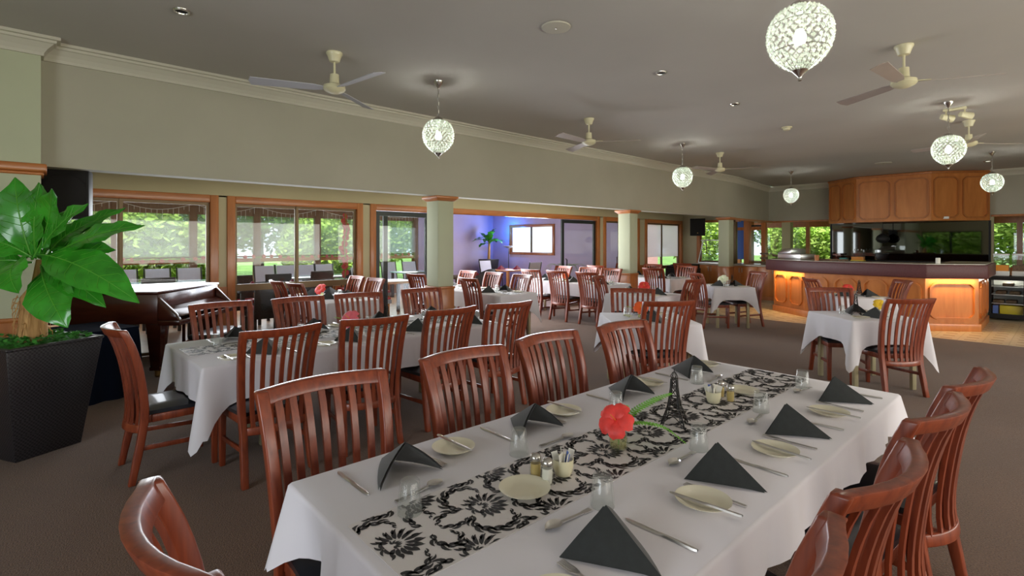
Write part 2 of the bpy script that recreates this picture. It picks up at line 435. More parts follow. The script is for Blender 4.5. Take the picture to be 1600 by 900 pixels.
sash(d1, 4.36, 5.5, .02, ZH - .12, 'dark_frame', .085, x=WX - .05)
sash(d1, 4.55, 5.72, .02, ZH - .12, 'dark_frame', .085, x=WX - .10)
sash(d1, 9.34, 10.66, .02, ZH - .12, 'dark_frame', .085, x=WX - .05)
hb = MB().tube([(WX + .0, 9.45, .95), (WX + .04, 9.45, .97), (WX + .04, 9.45, 1.13), (WX + .0, 9.45, 1.15)], .012).build('door_handle', 'black_plastic', d1)
hb = MB().tube([(WX + .0, 5.62, .95), (WX + .04, 5.62, .97), (WX + .04, 5.62, 1.13), (WX + .0, 5.62, 1.15)], .012).build('door_handle', 'black_plastic', d1)
w4 = struct(empty('window_3', (0, 0, 0)), 'narrow window right of the sliding doors')
architrave(w4, 10.94, 12.62)
sash(w4, 11.05, 11.80, .02, ZH - .11); sash(w4, 11.78, 12.51, .02, ZH - .11, x=WX - .05)
w5 = struct(empty('window_4', (0, 0, 0)), 'window with lowered white blinds beside the wall speaker')
architrave(w5, 12.90, 15.02)
for a, b_ in ((13.01, 13.92), (13.90, 14.91)):
    o = sash(w5, a, b_, .02, ZH - .11, rail=.8)
    MB().box(WX - .062, WX - .058, a + .05, b_ - .05, 1.12, ZH - .14).build('blind', 'white_blind', o)
# ------------------------------------------------------------------ end partition with servery window (y = 15.1) and servery counter
PY = 15.1
struct(box('wall_servery', 'cream_wall', WX, -7.92, PY, PY + .15, 0, 2.66), 'cream wall strip behind the wall speaker')
sv = struct(empty('window_5', (0, 0, 0)), 'servery window above the cabinets')
MB().box(-7.93, -7.82, PY - .03, PY + .1, 0, ZH).build('jamb', 'timber', sv, .006)
MB().box(-6.78, -6.70, PY - .03, PY + .1, .9, ZH).build('jamb', 'bronze_frame', sv, .006)
MB().box(-7.92, -6.60, PY - .03, PY + .1, ZH - .07, ZH).build('head', 'timber_across', sv, .006)
MB().box(-7.80, -6.78, PY + .03, PY + .05, .97, ZH - .11).build('pane', 'glass', sv)
struct(box('wall_servery', 'cream_wall', -7.92, -6.45, PY, PY + .12, ZH, 2.66), 'cream wall above the servery window')
ct = empty('servery_cabinet', (-6.4, 14.25, 0)); tag(ct, 'low timber servery cabinet with cream worktop below the servery window', 'cabinet')
MB().box(-1.15, 1.55, .02, .82, 0.08, .90).box(-1.15, 1.55, .06, .82, 0, .08).build('carcass', 'panel_wood', ct)
for i in range(6):
    x0 = -1.14 + i * .447
    d = MB().box(x0, x0 + .44, 0, .02, .10, .89).build('door', 'panel_wood', ct, .004)
    MB().box(x0 + (.40 if i % 2 == 0 else .03), x0 + (.415 if i % 2 == 0 else .045), -.012, 0, .72, .85).build('door_handle', 'counter_top', d)
wt = MB().box(-1.2, 1.6, -.03, .84, .90, .945).build('worktop', 'counter_top', ct, .006)

# ------------------------------------------------------------------ far wall (y = FY), openings left and right of the bar canopy
struct(box('wall_far', 'bulkhead', -7.2, 4.1, FY, FY + .15, ZH - .02, ZC), 'beige upper far wall above the openings')
struct(MB().box(-4.86, -1.30, FY, FY + .15, 0, ZH - .02).box(-7.2, -4.86, FY, FY + .15, 0, .95).box(-1.30, 4.1, FY, FY + .15, 0, .95).build('wall_far', 'cream_wall'), 'lower far wall behind the bar')
struct(MB().box(-6.95, -4.82, FY - .03, FY, ZH - .05, ZH).box(-1.34, 4.1, FY - .03, FY, ZH - .05, ZH).build('trim_6', 'timber_across', bevel=.006))
struct(box('trim_7', 'panel_wood', -1.0, 4.1, FY - .02, FY + .01, 0, .95), 'timber dado panel right of the bar')
# side wall between the last pillar and the far wall: doorway frame with glazed door
sd = struct(empty('door_2', (-6.5, 15.3, 0)), 'glazed doorway between the servery and the far wall')
MB().box(-.10, .03, 1.35, 1.47, 0, ZH).build('jamb', 'timber', sd, .006)
MB().hexa([(.13, -1.3, ZH - .06), (.2, -1.3, ZH - .06), (0.02, 1.95, ZH - .06), (-.1, 1.95, ZH - .06), (.13, -1.3, ZH), (.2, -1.3, ZH), (0.02, 1.95, ZH), (-.1, 1.95, ZH)]).build('head', 'timber_across', sd)
dl = MB().box(-1.0, -.9, 1.42, 1.46, 0, 2.05).box(-.12, -.03, 1.42, 1.46, 0, 2.05).box(-.9, -.12, 1.42, 1.46, 1.95, 2.05).box(-.9, -.12, 1.42, 1.46, 0, .2).build('door_leaf', 'timber', sd)
MB().box(-.9, -.12, 1.437, 1.443, .2, 1.95).build('pane', 'glass', dl)
MB().box(-.45, -.1, 1.37, 1.42, 2.06, 2.11).build('door_closer', 'dark_frame', sd, .01)
# back veranda behind the far wall
struct(box('floor', 'paving', -13, 6, 17.45, 22.0, -.12, -.01), 'paved veranda beyond the far wall')
struct(box('ceiling', 'cream_wall', -9, 4.5, 17.45, 20.8, 2.5, 2.6), 'veranda ceiling beyond the far wall')
vw = struct(empty('window_6', (0, 0, 0)), 'garden windows of the veranda beyond the far wall')
VY = 20.6
fr = MB()
for x in (-9, -8.0, -6.5, -4.9, -3.2, -1.0, .9, 2.8, 4.4): fr.box(x - .06, x + .06, VY - .06, VY + .06, 0, 2.5)
fr.build('post', 'timber', vw)
MB().box(-9, 4.5, VY - .05, VY + .05, 2.12, 2.5).build('head', 'timber_across', vw)
MB().box(-9, 4.5, VY - .05, VY + .05, 0, .75).build('sill_wall', 'cream_wall', vw)
MB().box(-9, 4.5, VY - .004, VY + .004, .75, 2.12).build('pane', 'glass', vw)
vp = empty('veranda_pillar', (-6.75, 19.3, 0)); tag(vp, 'grey pillar on the veranda seen through the far left opening', 'pillar'); vp['kind'] = 'structure'
MB().box(-.14, .14, -.14, .14, 0, 2.42).build('shaft', 'cream_wall', vp)
MB().box(-.19, .19, -.19, .19, 2.42, 2.5).build('timber_cap', 'timber_across', vp, .01)

# ------------------------------------------------------------------ walls behind and right of the camera (daylight windows)
def opening_wall(name, axis, c, a0, a1, wins, label):
    mb = MB()
    def seg(u0, u1, z0, z1):
        if u1 - u0 < .01: return
        if axis == 'y': mb.box(u0, u1, c - .15, c, z0, z1)
        else: mb.box(c, c + .15, u0, u1, z0, z1)
    u = a0
    for (w0, w1_, z0, z1) in wins:
        seg(u, w0, 0, ZC); seg(w0, w1_, 0, z0); seg(w0, w1_, z1, ZC); u = w1_
    seg(u, a1, 0, ZC)
    o = struct(mb.build(name, 'cream_wall')); o['label'] = label
opening_wall('wall_back', 'y', -4.0, -8.5, 4.1, [(-6.0, -3.35, .7, 2.2), (-2.6, .8, .7, 2.2)], 'cream wall behind the camera with garden windows')
opening_wall('wall_right', 'x', 4.0, -4.1, 21, [(-2, 1, .7, 2.3), (1.6, 5, .7, 2.3), (5.6, 9, .7, 2.3), (9.6, 13, .7, 2.3)], 'cream wall right of the camera with garden windows')
wb = struct(empty('window_7', (0, 0, 0)), 'dark framed windows behind the camera, mirrored behind the bar')
for a, b_ in ((-6.0, -4.68), (-4.68, -3.35), (-2.6, -.9), (-.9, .8)):
    f = MB(); y = -4.08
    f.box(a, a + .05, y - .02, y + .02, .7, 2.2).box(b_ - .05, b_, y - .02, y + .02, .7, 2.2).box(a + .05, b_ - .05, y - .02, y + .02, .7, .75).box(a + .05, b_ - .05, y - .02, y + .02, 2.15, 2.2)
    o = f.build('sash', 'dark_frame', wb); MB().box(a + .05, b_ - .05, y - .003, y + .003, .75, 2.15).build('pane', 'glass', o)
wr = struct(empty('window_8', (0, 0, 0)), 'garden windows right of the camera')
for a, b_ in ((-2, 1), (1.6, 5), (5.6, 9), (9.6, 13)):
    f = MB(); x = 4.08
    f.box(x - .02, x + .02, a, a + .05, .7, 2.3).box(x - .02, x + .02, b_ - .05, b_, .7, 2.3).box(x - .02, x + .02, a + .05, b_ - .05, .7, .75).box(x - .02, x + .02, a + .05, b_ - .05, 2.25, 2.3)
    o = f.build('sash', 'dark_frame', wr); MB().box(x - .003, x + .003, a + .05, b_ - .05, .75, 2.25).build('pane', 'glass', o)
# ------------------------------------------------------------------ sunroom beyond the window wall
SX = -14.0; SY = 11.8
sf = struct(box('floor', 'deck', SX - .2, WX - .16, -4.0, SY, -.12, -.01), 'reddish timber deck of the sunroom')
struct(box('ceiling', 'sunroom_timber', SX - .2, WX - .16, -4.0, SY + .1, 2.72, 2.8), 'timber lined sunroom ceiling')
struct(box('wall_sunroom', 'lilac_wall', SX - .2, -8.6, SY, SY + .1, 0, 1.15), 'lilac sunroom end wall below its window')
struct(MB().box(SX - .2, -13.05, SY, SY + .1, 1.15, 2.14).box(-10.95, -8.56, SY, SY + .1, 1.15, 2.14).box(SX - .2, -8.56, SY, SY + .1, 2.14, 2.8).build('wall_sunroom', 'lilac_wall'), 'lilac sunroom end wall lit blue around its window')
ew = struct(empty('window_9', (0, 0, 0)), 'bright two pane window in the lilac sunroom wall')
f = MB().box(-13.05, -12.97, SY - .04, SY + .06, 1.15, 2.14).box(-11.03, -10.95, SY - .04, SY + .06, 1.15, 2.14).box(-12.97, -11.03, SY - .04, SY + .06, 1.15, 1.23).box(-12.97, -11.03, SY - .04, SY + .06, 2.06, 2.14)
f.build('frame', 'timber', ew, .006)
MB().box(-12.03, -11.99, SY - .01, SY + .04, 1.23, 2.06).build('mullion', 'bronze_frame', ew)
MB().box(-12.97, -12.03, SY + .02, SY + .026, 1.23, 2.06).build('pane', 'mesh_blind', ew)
MB().box(-11.99, -11.03, SY + .02, SY + .026, 1.23, 2.06).build('pane', 'mesh_blind', ew)
ow = struct(empty('window_10', (0, 0, 0)), 'outer sunroom glazing with mesh blinds and timber posts')
ys = [-3.9, -2.3, -.6, 1.1, 2.55, 3.95, 5.5, 7.1, 8.6]
for i, y in enumerate(ys):
    MB().box(SX - .07, SX + .07, y - .08, y + .08, 0, 2.72).build('post', 'sunroom_timber', ow, .008)
MB().box(SX - .06, SX + .06, -4, 8.7, 1.06, 1.16).build('rail', 'timber_across', ow, .006)
MB().box(SX - .07, SX + .05, -4, 8.7, 2.22, 2.72).build('head', 'sunroom_timber', ow)
MB().box(SX - .05, SX + .04, -4, 8.7, 0, .42).build('kick_board', 'timber_across', ow)
for i in range(len(ys) - 1):
    MB().box(SX + .02, SX + .024, ys[i] + .08, ys[i + 1] - .08, 1.2, 2.3).build('blind', 'mesh_blind', ow)
    MB().tube([(SX + .022, ys[i] + .08, 1.2), (SX + .022, ys[i + 1] - .08, 1.2)], .02, 6).build('blind_rail', 'bronze_frame', ow)
struct(box('wall_sunroom', 'lilac_wall', SX - .1, SX + .05, 8.7, SY, 0, 2.72), 'pale sunroom side wall in the far corner')
struct(box('wall_sunroom', 'cream_wall', SX - .1, WX - .16, -4.1, -4.0, 0, 2.72), 'near end wall of the sunroom')
# icicle string lights under the sunroom eave
for i in range(len(ys) - 1):
    a, b_ = ys[i], ys[i + 1]
    mb = MB(); pts = []
    n = 14
    for k in range(n + 1):
        t = k / n; y = a + (b_ - a) * t; z = 2.46 - .16 * math.sin(math.pi * t)
        pts.append((SX + .16, y, z))
    mb.tube(pts, .006, 4)
    for k in range(1, n):
        dz = .08 + .07 * ((k * 7) % 3)
        mb.tube([pts[k], (pts[k][0], pts[k][1], pts[k][2] - dz)], .004, 4)
    o = mb.build('icicle_lights', 'white_plastic')
    tag(o, 'swag of white icicle string lights under the eave, bay %s from the piano end' % ['first', 'second', 'third', 'fourth', 'fifth', 'sixth', 'seventh', 'last'][i], 'string lights', 'icicle lights along the sunroom eave')
# outside wall glimpsed through the narrow window
struct(MB().box(-10.6, -10.5, SY + .1, 17, 0, 1.05).box(-10.6, -10.5, SY + .1, 17, 2.15, 2.7).box(-10.6, -10.5, SY + .1, 13.3, 1.05, 2.15).box(-10.6, -10.5, 15.6, 17, 1.05, 2.15).build('wall_outside', 'pink_wall'), 'pink outside wall seen through the narrow window')
struct(box('floor', 'paving', -10.6, -8.6, SY + .1, 17.4, -.12, -.02), 'outside paving beyond the narrow window')
# garden
struct(box('ground', 'lawn', -60, 60, -60, 70, -.5, -.14), 'garden lawn around the building')
def tree_mesh(seed, h, rad, mat, nleaf):
    rnd = random.Random(seed); mb = MB()
    for i in range(nleaf):
        while True:
            p = Vector((rnd.uniform(-1, 1), rnd.uniform(-1, 1), rnd.uniform(-1, 1)))
            if .35 < p.length < 1: break
        p = Vector((p.x * rad, p.y * rad, h * .58 + p.z * h * .42))
        a = Vector((rnd.uniform(-1, 1), rnd.uniform(-1, 1), rnd.uniform(-.6, .6))).normalized(); b2 = a.cross(Vector((rnd.uniform(-1, 1), rnd.uniform(-1, 1), rnd.uniform(-1, 1)))).normalized()
        l = rnd.uniform(.06, .15); ww = l * .45
        mb.add([p - a * l, p + b2 * ww, p + a * l, p - b2 * ww], [(0, 1, 2, 3)])
    return mb
protos = []
for si, (h, rad, mat, nl) in enumerate(((7.5, 2.6, 'foliage_a', 13000), (5.0, 2.2, 'foliage_b', 11000), (9.0, 3.0, 'foliage_c', 15000), (2.6, 1.3, 'foliage_b', 6500))):
    e = empty('garden_tree', (0, 0, -.15))
    tree_mesh(si, h, rad, mat, nl).build('crown', mat, e)
    MB().tube([(0, 0, 0), (.1, .05, h * .35), (0, .1, h * .8)], [.16, .12, .04], 7).build('stem', 'trunk', e)
    protos.append(e)
scan()
spots = [(-20, -3, 0), (-19, .5, 1), (-22, 2.5, 2), (-18.3, 3.4, 3), (-19.5, 5.6, 0), (-21, 8.6, 2), (-18.4, 9.5, 1), (-17.2, 1.7, 3), (-17.4, 6.9, 3), (-24, 10, 0), (-25, 5.5, 2),
         (-13.6, 17.8, 1), (-17, 22.5, 0), (-12, 22.8, 1), (-8.2, 24.5, 3), (-9.6, 27, 0), (-6, 24, 1), (-4, 26.5, 2), (-1.0, 24.2, 1), (1.4, 25.5, 0), (3.6, 24.4, 1), (0.3, 23.2, 3), (-6.9, 22.6, 3),
         (-5.9, -8.2, 1), (-3.9, -7.6, 3), (-4.8, -10.5, 0), (-2, -9, 1), (-7.6, -9.5, 2), (1, -9, 0), (8, 1, 0), (9, 6, 1), (8.5, 11, 2)]
kinds = ['tall dark green tree', 'pale yellow-green tree', 'tall blue-green tree', 'low bright green bush']
where = ['left of the plant through the piano window', 'behind the piano through the sunroom', 'deep behind the piano window', 'against the outer sunroom rail at the second window', 'beyond the second window', 'beyond the sliding doors', 'beyond the left door panel', 'below the blinds behind the piano', 'below the blinds near the sliding doors', 'far beyond the lilac wall', 'far beyond the second window',
         'beyond the narrow window with the pink wall', 'beyond the pink wall', 'beyond the servery window', 'just outside the far left opening', 'furthest through the far left opening', 'right half of the far left opening', 'behind the bar canopy', 'left in the far right opening', 'middle of the far right opening', 'at the right edge of the far right opening', 'low in the far right opening', 'low in the far left opening',
         'mirrored behind the bar, left', 'mirrored low behind the bar', 'mirrored furthest behind the bar', 'mirrored right of the fridge side', 'mirrored at the left of the dark panel', 'behind the camera, right', 'outside the right hand wall, nearest', 'outside the right hand wall, middle', 'outside the right hand wall, farthest']
used = set()
for i, (x, y, kd) in enumerate(spots):
    if kd not in used: o = protos[kd]; used.add(kd)
    else: o = copy_tree(protos[kd])
    o.location = (x, y, -.15); o.rotation_euler = (0, 0, i * 1.3)
    sca = .85 + .3 * ((i * 37) % 10) / 10; o.scale = (sca, sca, sca)
    tag(o, kinds[kd] + ' ' + where[i], 'tree', 'garden trees outside')

# ------------------------------------------------------------------ bar
bar = empty('bar_counter', (-2.8, 12.3, 0)); tag(bar, 'angled timber panelled bar with a thick maroon counter edge', 'bar counter')
BP = [Vector(p) for p in ((-4.60, 12.32), (-3.76, 11.70), (-1.74, 11.45), (-1.09, 12.0), (-1.12, 13.62))]
BI = [Vector(p) for p in ((-4.25, 12.85), (-3.55, 12.28), (-1.95, 12.08), (-1.62, 12.35), (-1.65, 13.62))]
off = Vector((2.8, -12.3))
def bloc(pts): return [((p + off).x, (p + off).y) for p in pts]
MB().prism(bloc(BP) + bloc(BI)[::-1], 0, 0.93).build('body', 'panel_wood', bar)
def outset(P, d):
    out = []
    for i, p in enumerate(P):
        ns = []
        if i > 0: t = (p - P[i - 1]).normalized(); ns.append(Vector((t.y, -t.x)))
        if i < len(P) - 1: t = (P[i + 1] - p).normalized(); ns.append(Vector((t.y, -t.x)))
        n = sum(ns, Vector((0, 0))); n /= n.length
        out.append(p + n * d / max(.5, n.dot(ns[0])))
    return out
MB().prism(bloc(outset(BP, .035)) + bloc(BI)[::-1], 0, 0.13).build('plinth', 'panel_wood', bar, .006)
O2 = outset(BP, .13)
O2[0] = O2[0] + (O2[0] - O2[1]).normalized() * .12
MB().prism(bloc(O2) + bloc(BI)[::-1], 0.925, 1.165).build('counter_edge', 'maroon', bar, .02)
MB().prism(bloc(outset(BP, .09)) + bloc(BI)[::-1], 1.165, 1.175).build('counter_surface', 'counter_top', bar)
def moulding(mb, p0, p1, z0, z1, inset, proud=.03, wd=.034, r=.09):
    """raised octagonal picture-frame moulding on the vertical plane p0-p1 (scalloped corners)"""
    p0 = Vector((p0[0], p0[1], 0)); p1 = Vector((p1[0], p1[1], 0)); t = (p1 - p0).normalized(); n = Vector((t.y, -t.x, 0)); L = (p1 - p0).length
    u0, u1 = inset, L - inset
    c = [(u0 + r, z0), (u1 - r, z0)]
    for k in (1, 2): c.append((u1 - r + r * math.sin(k * math.pi / 6) * .0 + r * (1 - math.cos(k * math.pi / 6)) * 0 + (r * .35 if k == 1 else r * .8), z0 + (r * .2 if k == 1 else r * .65)))
    c.append((u1, z0 + r)); c.append((u1, z1 - r))
    c += [(u1 - r * .2, z1 - r * .65), (u1 - r * .65, z1 - r * .2)]
    c += [(u1 - r, z1), (u0 + r, z1), (u0 + r * .65, z1 - r * .2), (u0 + r * .2, z1 - r * .65), (u0, z1 - r), (u0, z0 + r), (u0 + r * .2, z0 + r * .65), (u0 + r * .65, z0 + r * .2)]
    pts = [p0 + t * u + n * (proud * .5) + Vector((0, 0, z)) for u, z in c]
    for i in range(len(pts)):
        mb.bar(pts[i], pts[(i + 1) % len(pts)], proud, wd, up=n)
    return mb
def panels(parent, P, z0, z1, counts, conv, inset=.07, mmat='panel_wood'):
    for i in range(len(P) - 1):
        for k in range(counts[i]):
            a = P[i].lerp(P[i + 1], k / counts[i]); b2 = P[i].lerp(P[i + 1], (k + 1) / counts[i])
            (ax, ay), (bx, by) = conv([a, b2])
            moulding(MB(), (ax, ay), (bx, by), z0, z1, inset).build('panel_moulding', mmat, parent)
panels(bar, BP, .22, .84, (2, 4, 1, 3), bloc)
# warm strip lamp under the counter edge
for i, (a, b2, e) in enumerate(((BP[0], BP[1], 9), (BP[2], BP[3], 8))):
    mid = (a + b2) / 2 ; t = (b2 - a).normalized(); n = Vector((t.y, -t.x))
    l = light('AREA', 'counter_strip_lamp', (mid.x + n.x * .07, mid.y + n.y * .07, .918), e, (1.0, .62, .25), shape='RECTANGLE', size=(b2 - a).length * .9, size_y=.04)
    l.rotation_euler = (0, 0, math.atan2(t.y, t.x))
# canopy
cn = empty('bar_canopy', (-3.1, 16.8, 0)); tag(cn, 'timber panelled canopy hanging from the ceiling above the bar', 'canopy')
CP = [Vector(p) for p in ((-4.84, FY - .01), (-3.95, 16.30), (-2.36, 16.30), (-1.36, FY - .01))]
CPm = [Vector(p) for p in ((-4.80, 16.95), (-3.95, 16.30), (-2.36, 16.30), (-1.36, 17.20))]
off2 = Vector((3.1, -16.8))
def cloc(pts): return [((p + off2).x, (p + off2).y) for p in pts]
MB().prism(cloc([Vector((-4.80, FY - .01))] + CPm + [Vector((-1.36, FY - .01))]), 2.10, ZC - .005).build('body', 'panel_wood', cn)
MB().prism(cloc([Vector((-4.80, FY - .01))] + outset(CPm, .03) + [Vector((-1.33, FY - .01))]), ZC - .07, ZC - .006).build('crown_trim', 'timber_across', cn, .01)
panels(cn, CPm, 2.18, 3.18, (2, 2, 2), cloc, .06, 'timber')  # same wood in reality; darker material paints in the shade of the grooves
sk = MB().box(.95, 1.06, -.34, -.3, 2.14, 2.2).build('power_socket', 'white_plastic', cn, .004)
sk.location = (0, 0, 0)
mr = empty('bar_mirror', (-3.1, FY - .08, 0)); tag(mr, 'dark tinted mirror panel between bar counter and canopy', 'mirror')
MB().box(-1.68, 1.72, -.02, .05, 1.06, 2.10).build('mirror_glass', 'dark_mirror', mr)
MB().box(-1.72, -1.68, -.04, .06, 1.0, 2.10).box(1.72, 1.76, -.04, .06, 1.0, 2.10).box(-1.68, 1.72, -.04, .06, 1.0, 1.06).build('mirror_frame', 'black_plastic', mr)
bb = empty('back_bench', (-3.1, 16.9, 0)); tag(bb, 'dark back bench below the bar mirror', 'bench')
MB().box(-1.65, 1.7, -.32, .3, 0, .95).build('body', 'panel_wood', bb); MB().box(-1.68, 1.73, -.36, .3, .95, 1.0).build('worktop', 'black_plastic', bb, .005)
# black bell lamp hanging under the canopy
hl = empty('hanging_bell', (-3.42, 16.6, 2.10)); tag(hl, 'black dome hanging on a chain in front of the bar mirror', 'lamp')
MB().tube([(0, 0, 0), (0, 0, -.32)], .008, 6).build('chain', 'black_plastic', hl)
MB().lathe([(.02, -.30), (.06, -.32), (.135, -.38), (.16, -.46), (.12, -.53), (.05, -.56), (.0, -.565)], 20).build('dome', 'black_plastic', hl, smooth=R(60))
# bar things
def bainmarie(loc):
    e = empty('food_warmer', loc, R(-30)); tag(e, 'steel food warmer with curved glass guard on the left bar end', 'food warmer')
    MB().box(-.42, .28, -.2, .2, 0, .12).build('base', 'steel', e, .01)
    MB().hexa([(-.45, -.2, .12), (.0, -.2, .12), (.0, .2, .12), (-.45, .2, .12), (-.28, -.16, .24), (.0, -.2, .24), (.0, .2, .24), (-.28, .16, .24)]).build('lid', 'steel', e, .02)
    MB().box(.02, .27, -.2, .2, .12, .26).build('glass_guard', 'glass', e)
    return e
bainmarie((-4.18, 12.62, 1.176))
def jug(loc, label, n, fill):
    e = empty('juice_dispenser', loc); tag(e, label, 'dispenser', 'juice dispensers at the bar')
    MB().box(-.16, .16, -.1, .1, 0, .07).build('base', n, e, .01)
    MB().box(-.14, .14, -.09, .09, .07, .16).build('juice', fill, e)
    MB().box(-.145, .145, -.095, .095, .16, .32).build('tank', 'tumbler', e)
    MB().box(-.15, .15, -.1, .1, .32, .335).build('lid', 'tumbler', e)
    for sx in (-.08, 0, .08): MB().tube([(sx, 0, .335), (sx, 0, .37)], .012, 6).build('knob', 'white_plastic', e)
jug((-3.98, 15.6 + .98, 1.0), 'juice dispenser on the back bench left of the mirror', 'yellow_plastic', 'orange_juice')
tag(MB().lathe([(0, 0), (.04, 0), (.05, .11), (.045, .11), (.038, .01), (0, .01)], 14).build('paper_cup', 'timber', None, smooth=R(40), loc=(-3.62, 12.0, 1.176)), 'brown cup standing on the bar near the food warmer', 'cup')
tag(MB().lathe([(0, 0), (.035, 0), (.035, .09), (.03, .10), (0, .10)], 14).build('small_jar', 'salt', None, smooth=R(40), loc=(-1.62, 11.85, 1.176)), 'small white jar on the right end of the bar', 'jar')
tag(MB().box(-.12, .12, -.08, .08, 0, .05).box(-.1, .1, -.06, .06, .05, .12).build('teal_tray', 'teal_plastic', None, .01, loc=(-4.35, 16.7, 1.001)), 'teal tray of bottles on the back bench', 'tray')
tag(MB().box(-.3, .3, -.09, .09, 0, .03).build('cutting_board', 'food_dark', None, .006, loc=(-3.4, 12.15, 1.176)), 'dark board lying on the bar top', 'board')
# fridge
fg = empty('display_fridge', (-.86, 14.35, 0)); tag(fg, 'small black display fridge with glass door beside the bar', 'fridge')
MB().box(-.28, .28, .02, .5, 0, .04).box(-.28, -.25, -.25, .5, .04, .87).box(.25, .28, -.25, .5, .04, .87).box(-.25, .25, .46, .5, .04, .87).box(-.25, .25, -.25, .46, .83, .87).box(-.25, .25, -.25, .46, .04, .10).build('case', 'black_plastic', fg)
MB().box(-.25, .25, .44, .455, .10, .83).build('liner', 'white_plastic', fg)
fd = MB().box(-.28, -.23, -.285, -.252, .04, .86).box(.23, .28, -.285, -.252, .04, .86).box(-.23, .23, -.285, -.252, .80, .86).box(-.23, .23, -.285, -.252, .04, .13).build('door', 'black_plastic', fg)
MB().box(-.23, .23, -.27, -.265, .13, .80).build('pane', 'glass', fd)
for i, z in enumerate((.32, .50, .66)):
    MB().box(-.24, .24, -.2, .4, z, z + .012).build('shelf', 'steel', fg)
MB().box(-.12, .22, -.15, .3, .11, .29).build('yellow_tub', 'yellow_plastic', fg, .01)
MB().box(-.22, -.14, -.15, .2, .11, .28).build('carton', 'sachet_blue', fg)
for i, (x, z) in enumerate(((-.14, .333), (.05, .333), (-.1, .513), (.1, .513), (0, .673))):
    MB().box(x - .08, x + .08, -.12, .15, z, z + .06).build('food_tray', 'food_dark', fg, .01)
light('POINT', 'fridge_lamp', (-.86, 14.45, .78), 5, (1, .95, .8), shadow_soft_size=.05)
# right-hand servery: cabinet and drinks machines behind the bar end
rc = empty('side_cabinet', (1.15, 14.6, 0)); tag(rc, 'timber side cabinet with cream top right of the fridge', 'cabinet')
MB().box(-1.65, 1.6, -.25, .35, 0, .92).build('carcass', 'panel_wood', rc); MB().box(-1.68, 1.6, -.28, .36, .92, .96).build('worktop', 'counter_top', rc, .005)
def cereal(loc, label, m2):
    e = empty('juice_dispenser', loc); tag(e, label, 'dispenser', 'juice dispensers at the bar')
    MB().box(-.12, .12, -.12, .12, 0, .1).build('base', 'white_plastic', e, .01)
    MB().box(-.11, .11, -.11, .11, .1, .22).build('juice', m2, e); MB().box(-.115, .115, -.115, .115, .22, .42).build('tank', 'tumbler', e); MB().box(-.12, .12, -.12, .12, .42, .45).build('lid', 'white_plastic', e, .01)
cereal((-.97, 14.5, .872), 'clear juice dispenser on top of the fridge, left', 'orange_juice')
cereal((-.70, 14.6, .872), 'clear cereal dispenser on top of the fridge, right', 'food_dark')
# servery counter things
gc = empty('food_display', (-7.12, 14.62, .946)); tag(gc, 'glass food display case with sloping front on the servery', 'display case')
MB().box(-.38, .38, -.28, .28, 0, .03).build('base', 'steel', gc)
MB().bar((-.38, -.25, .03), (-.30, -.12, .66), .025, .025).bar((.38, -.25, .03), (.32, -.12, .66), .025, .025).bar((-.12, -.26, .28), (-.22, -.1, .64), .025, .025).build('posts', 'steel', gc)
MB().box(-.36, .40, -.16, .28, .66, .69).build('hood', 'steel', gc, .005)
MB().box(-.37, .37, -.27, -.262, .03, .30).build('front_glass', 'glass', gc); MB().box(-.37, .37, .26, .268, .03, .66).build('rear_glass', 'glass', gc)
MB().box(-.32, .32, -.2, .2, .03, .07).build('tray', 'food_dark', gc)
for i, (x, y, h, s_) in enumerate(((-5.75, 14.7, .32, .10), (-5.45, 14.75, .26, .09), (-5.15, 14.65, .22, .09))):
    e = empty('fruit_stand', (x, y, .946)); tag(e, ['tall', 'middle', 'low'][i] + ' tiered wire stand of cups on the servery right of the pillar', 'stand', 'tiered stands on the servery')
    for q in range(3):
        MB().lathe([(.01, .02 + q * h / 2.6), (s_, .03 + q * h / 2.6), (s_ * 1.05, .075 + q * h / 2.6), (s_ * .95, .075 + q * h / 2.6), (.01, .03 + q * h / 2.6)], 14).build('bowl', 'food_dark', e)
    MB().tube([(0, 0, 0), (0, 0, h)], .008, 6).build('pole', 'wire_black', e); MB().lathe([(0, 0), (s_ * .8, 0), (s_ * .8, .012), (0, .015)], 14).build('base', 'wire_black', e)
bs = struct(box('wall_sign', 'blue_sign', -7.85, -7.25, 17.0, 17.04, 1.0, 2.5), 'blue panel seen through the servery window')
struct(MB().box(-7.2, -7.0, 16.9, 17.1, 0, 2.5).box(-6.95, -6.8, 16.2, 16.4, 0, 2.5).build('trim_8', 'timber'), 'timber posts behind the servery window')

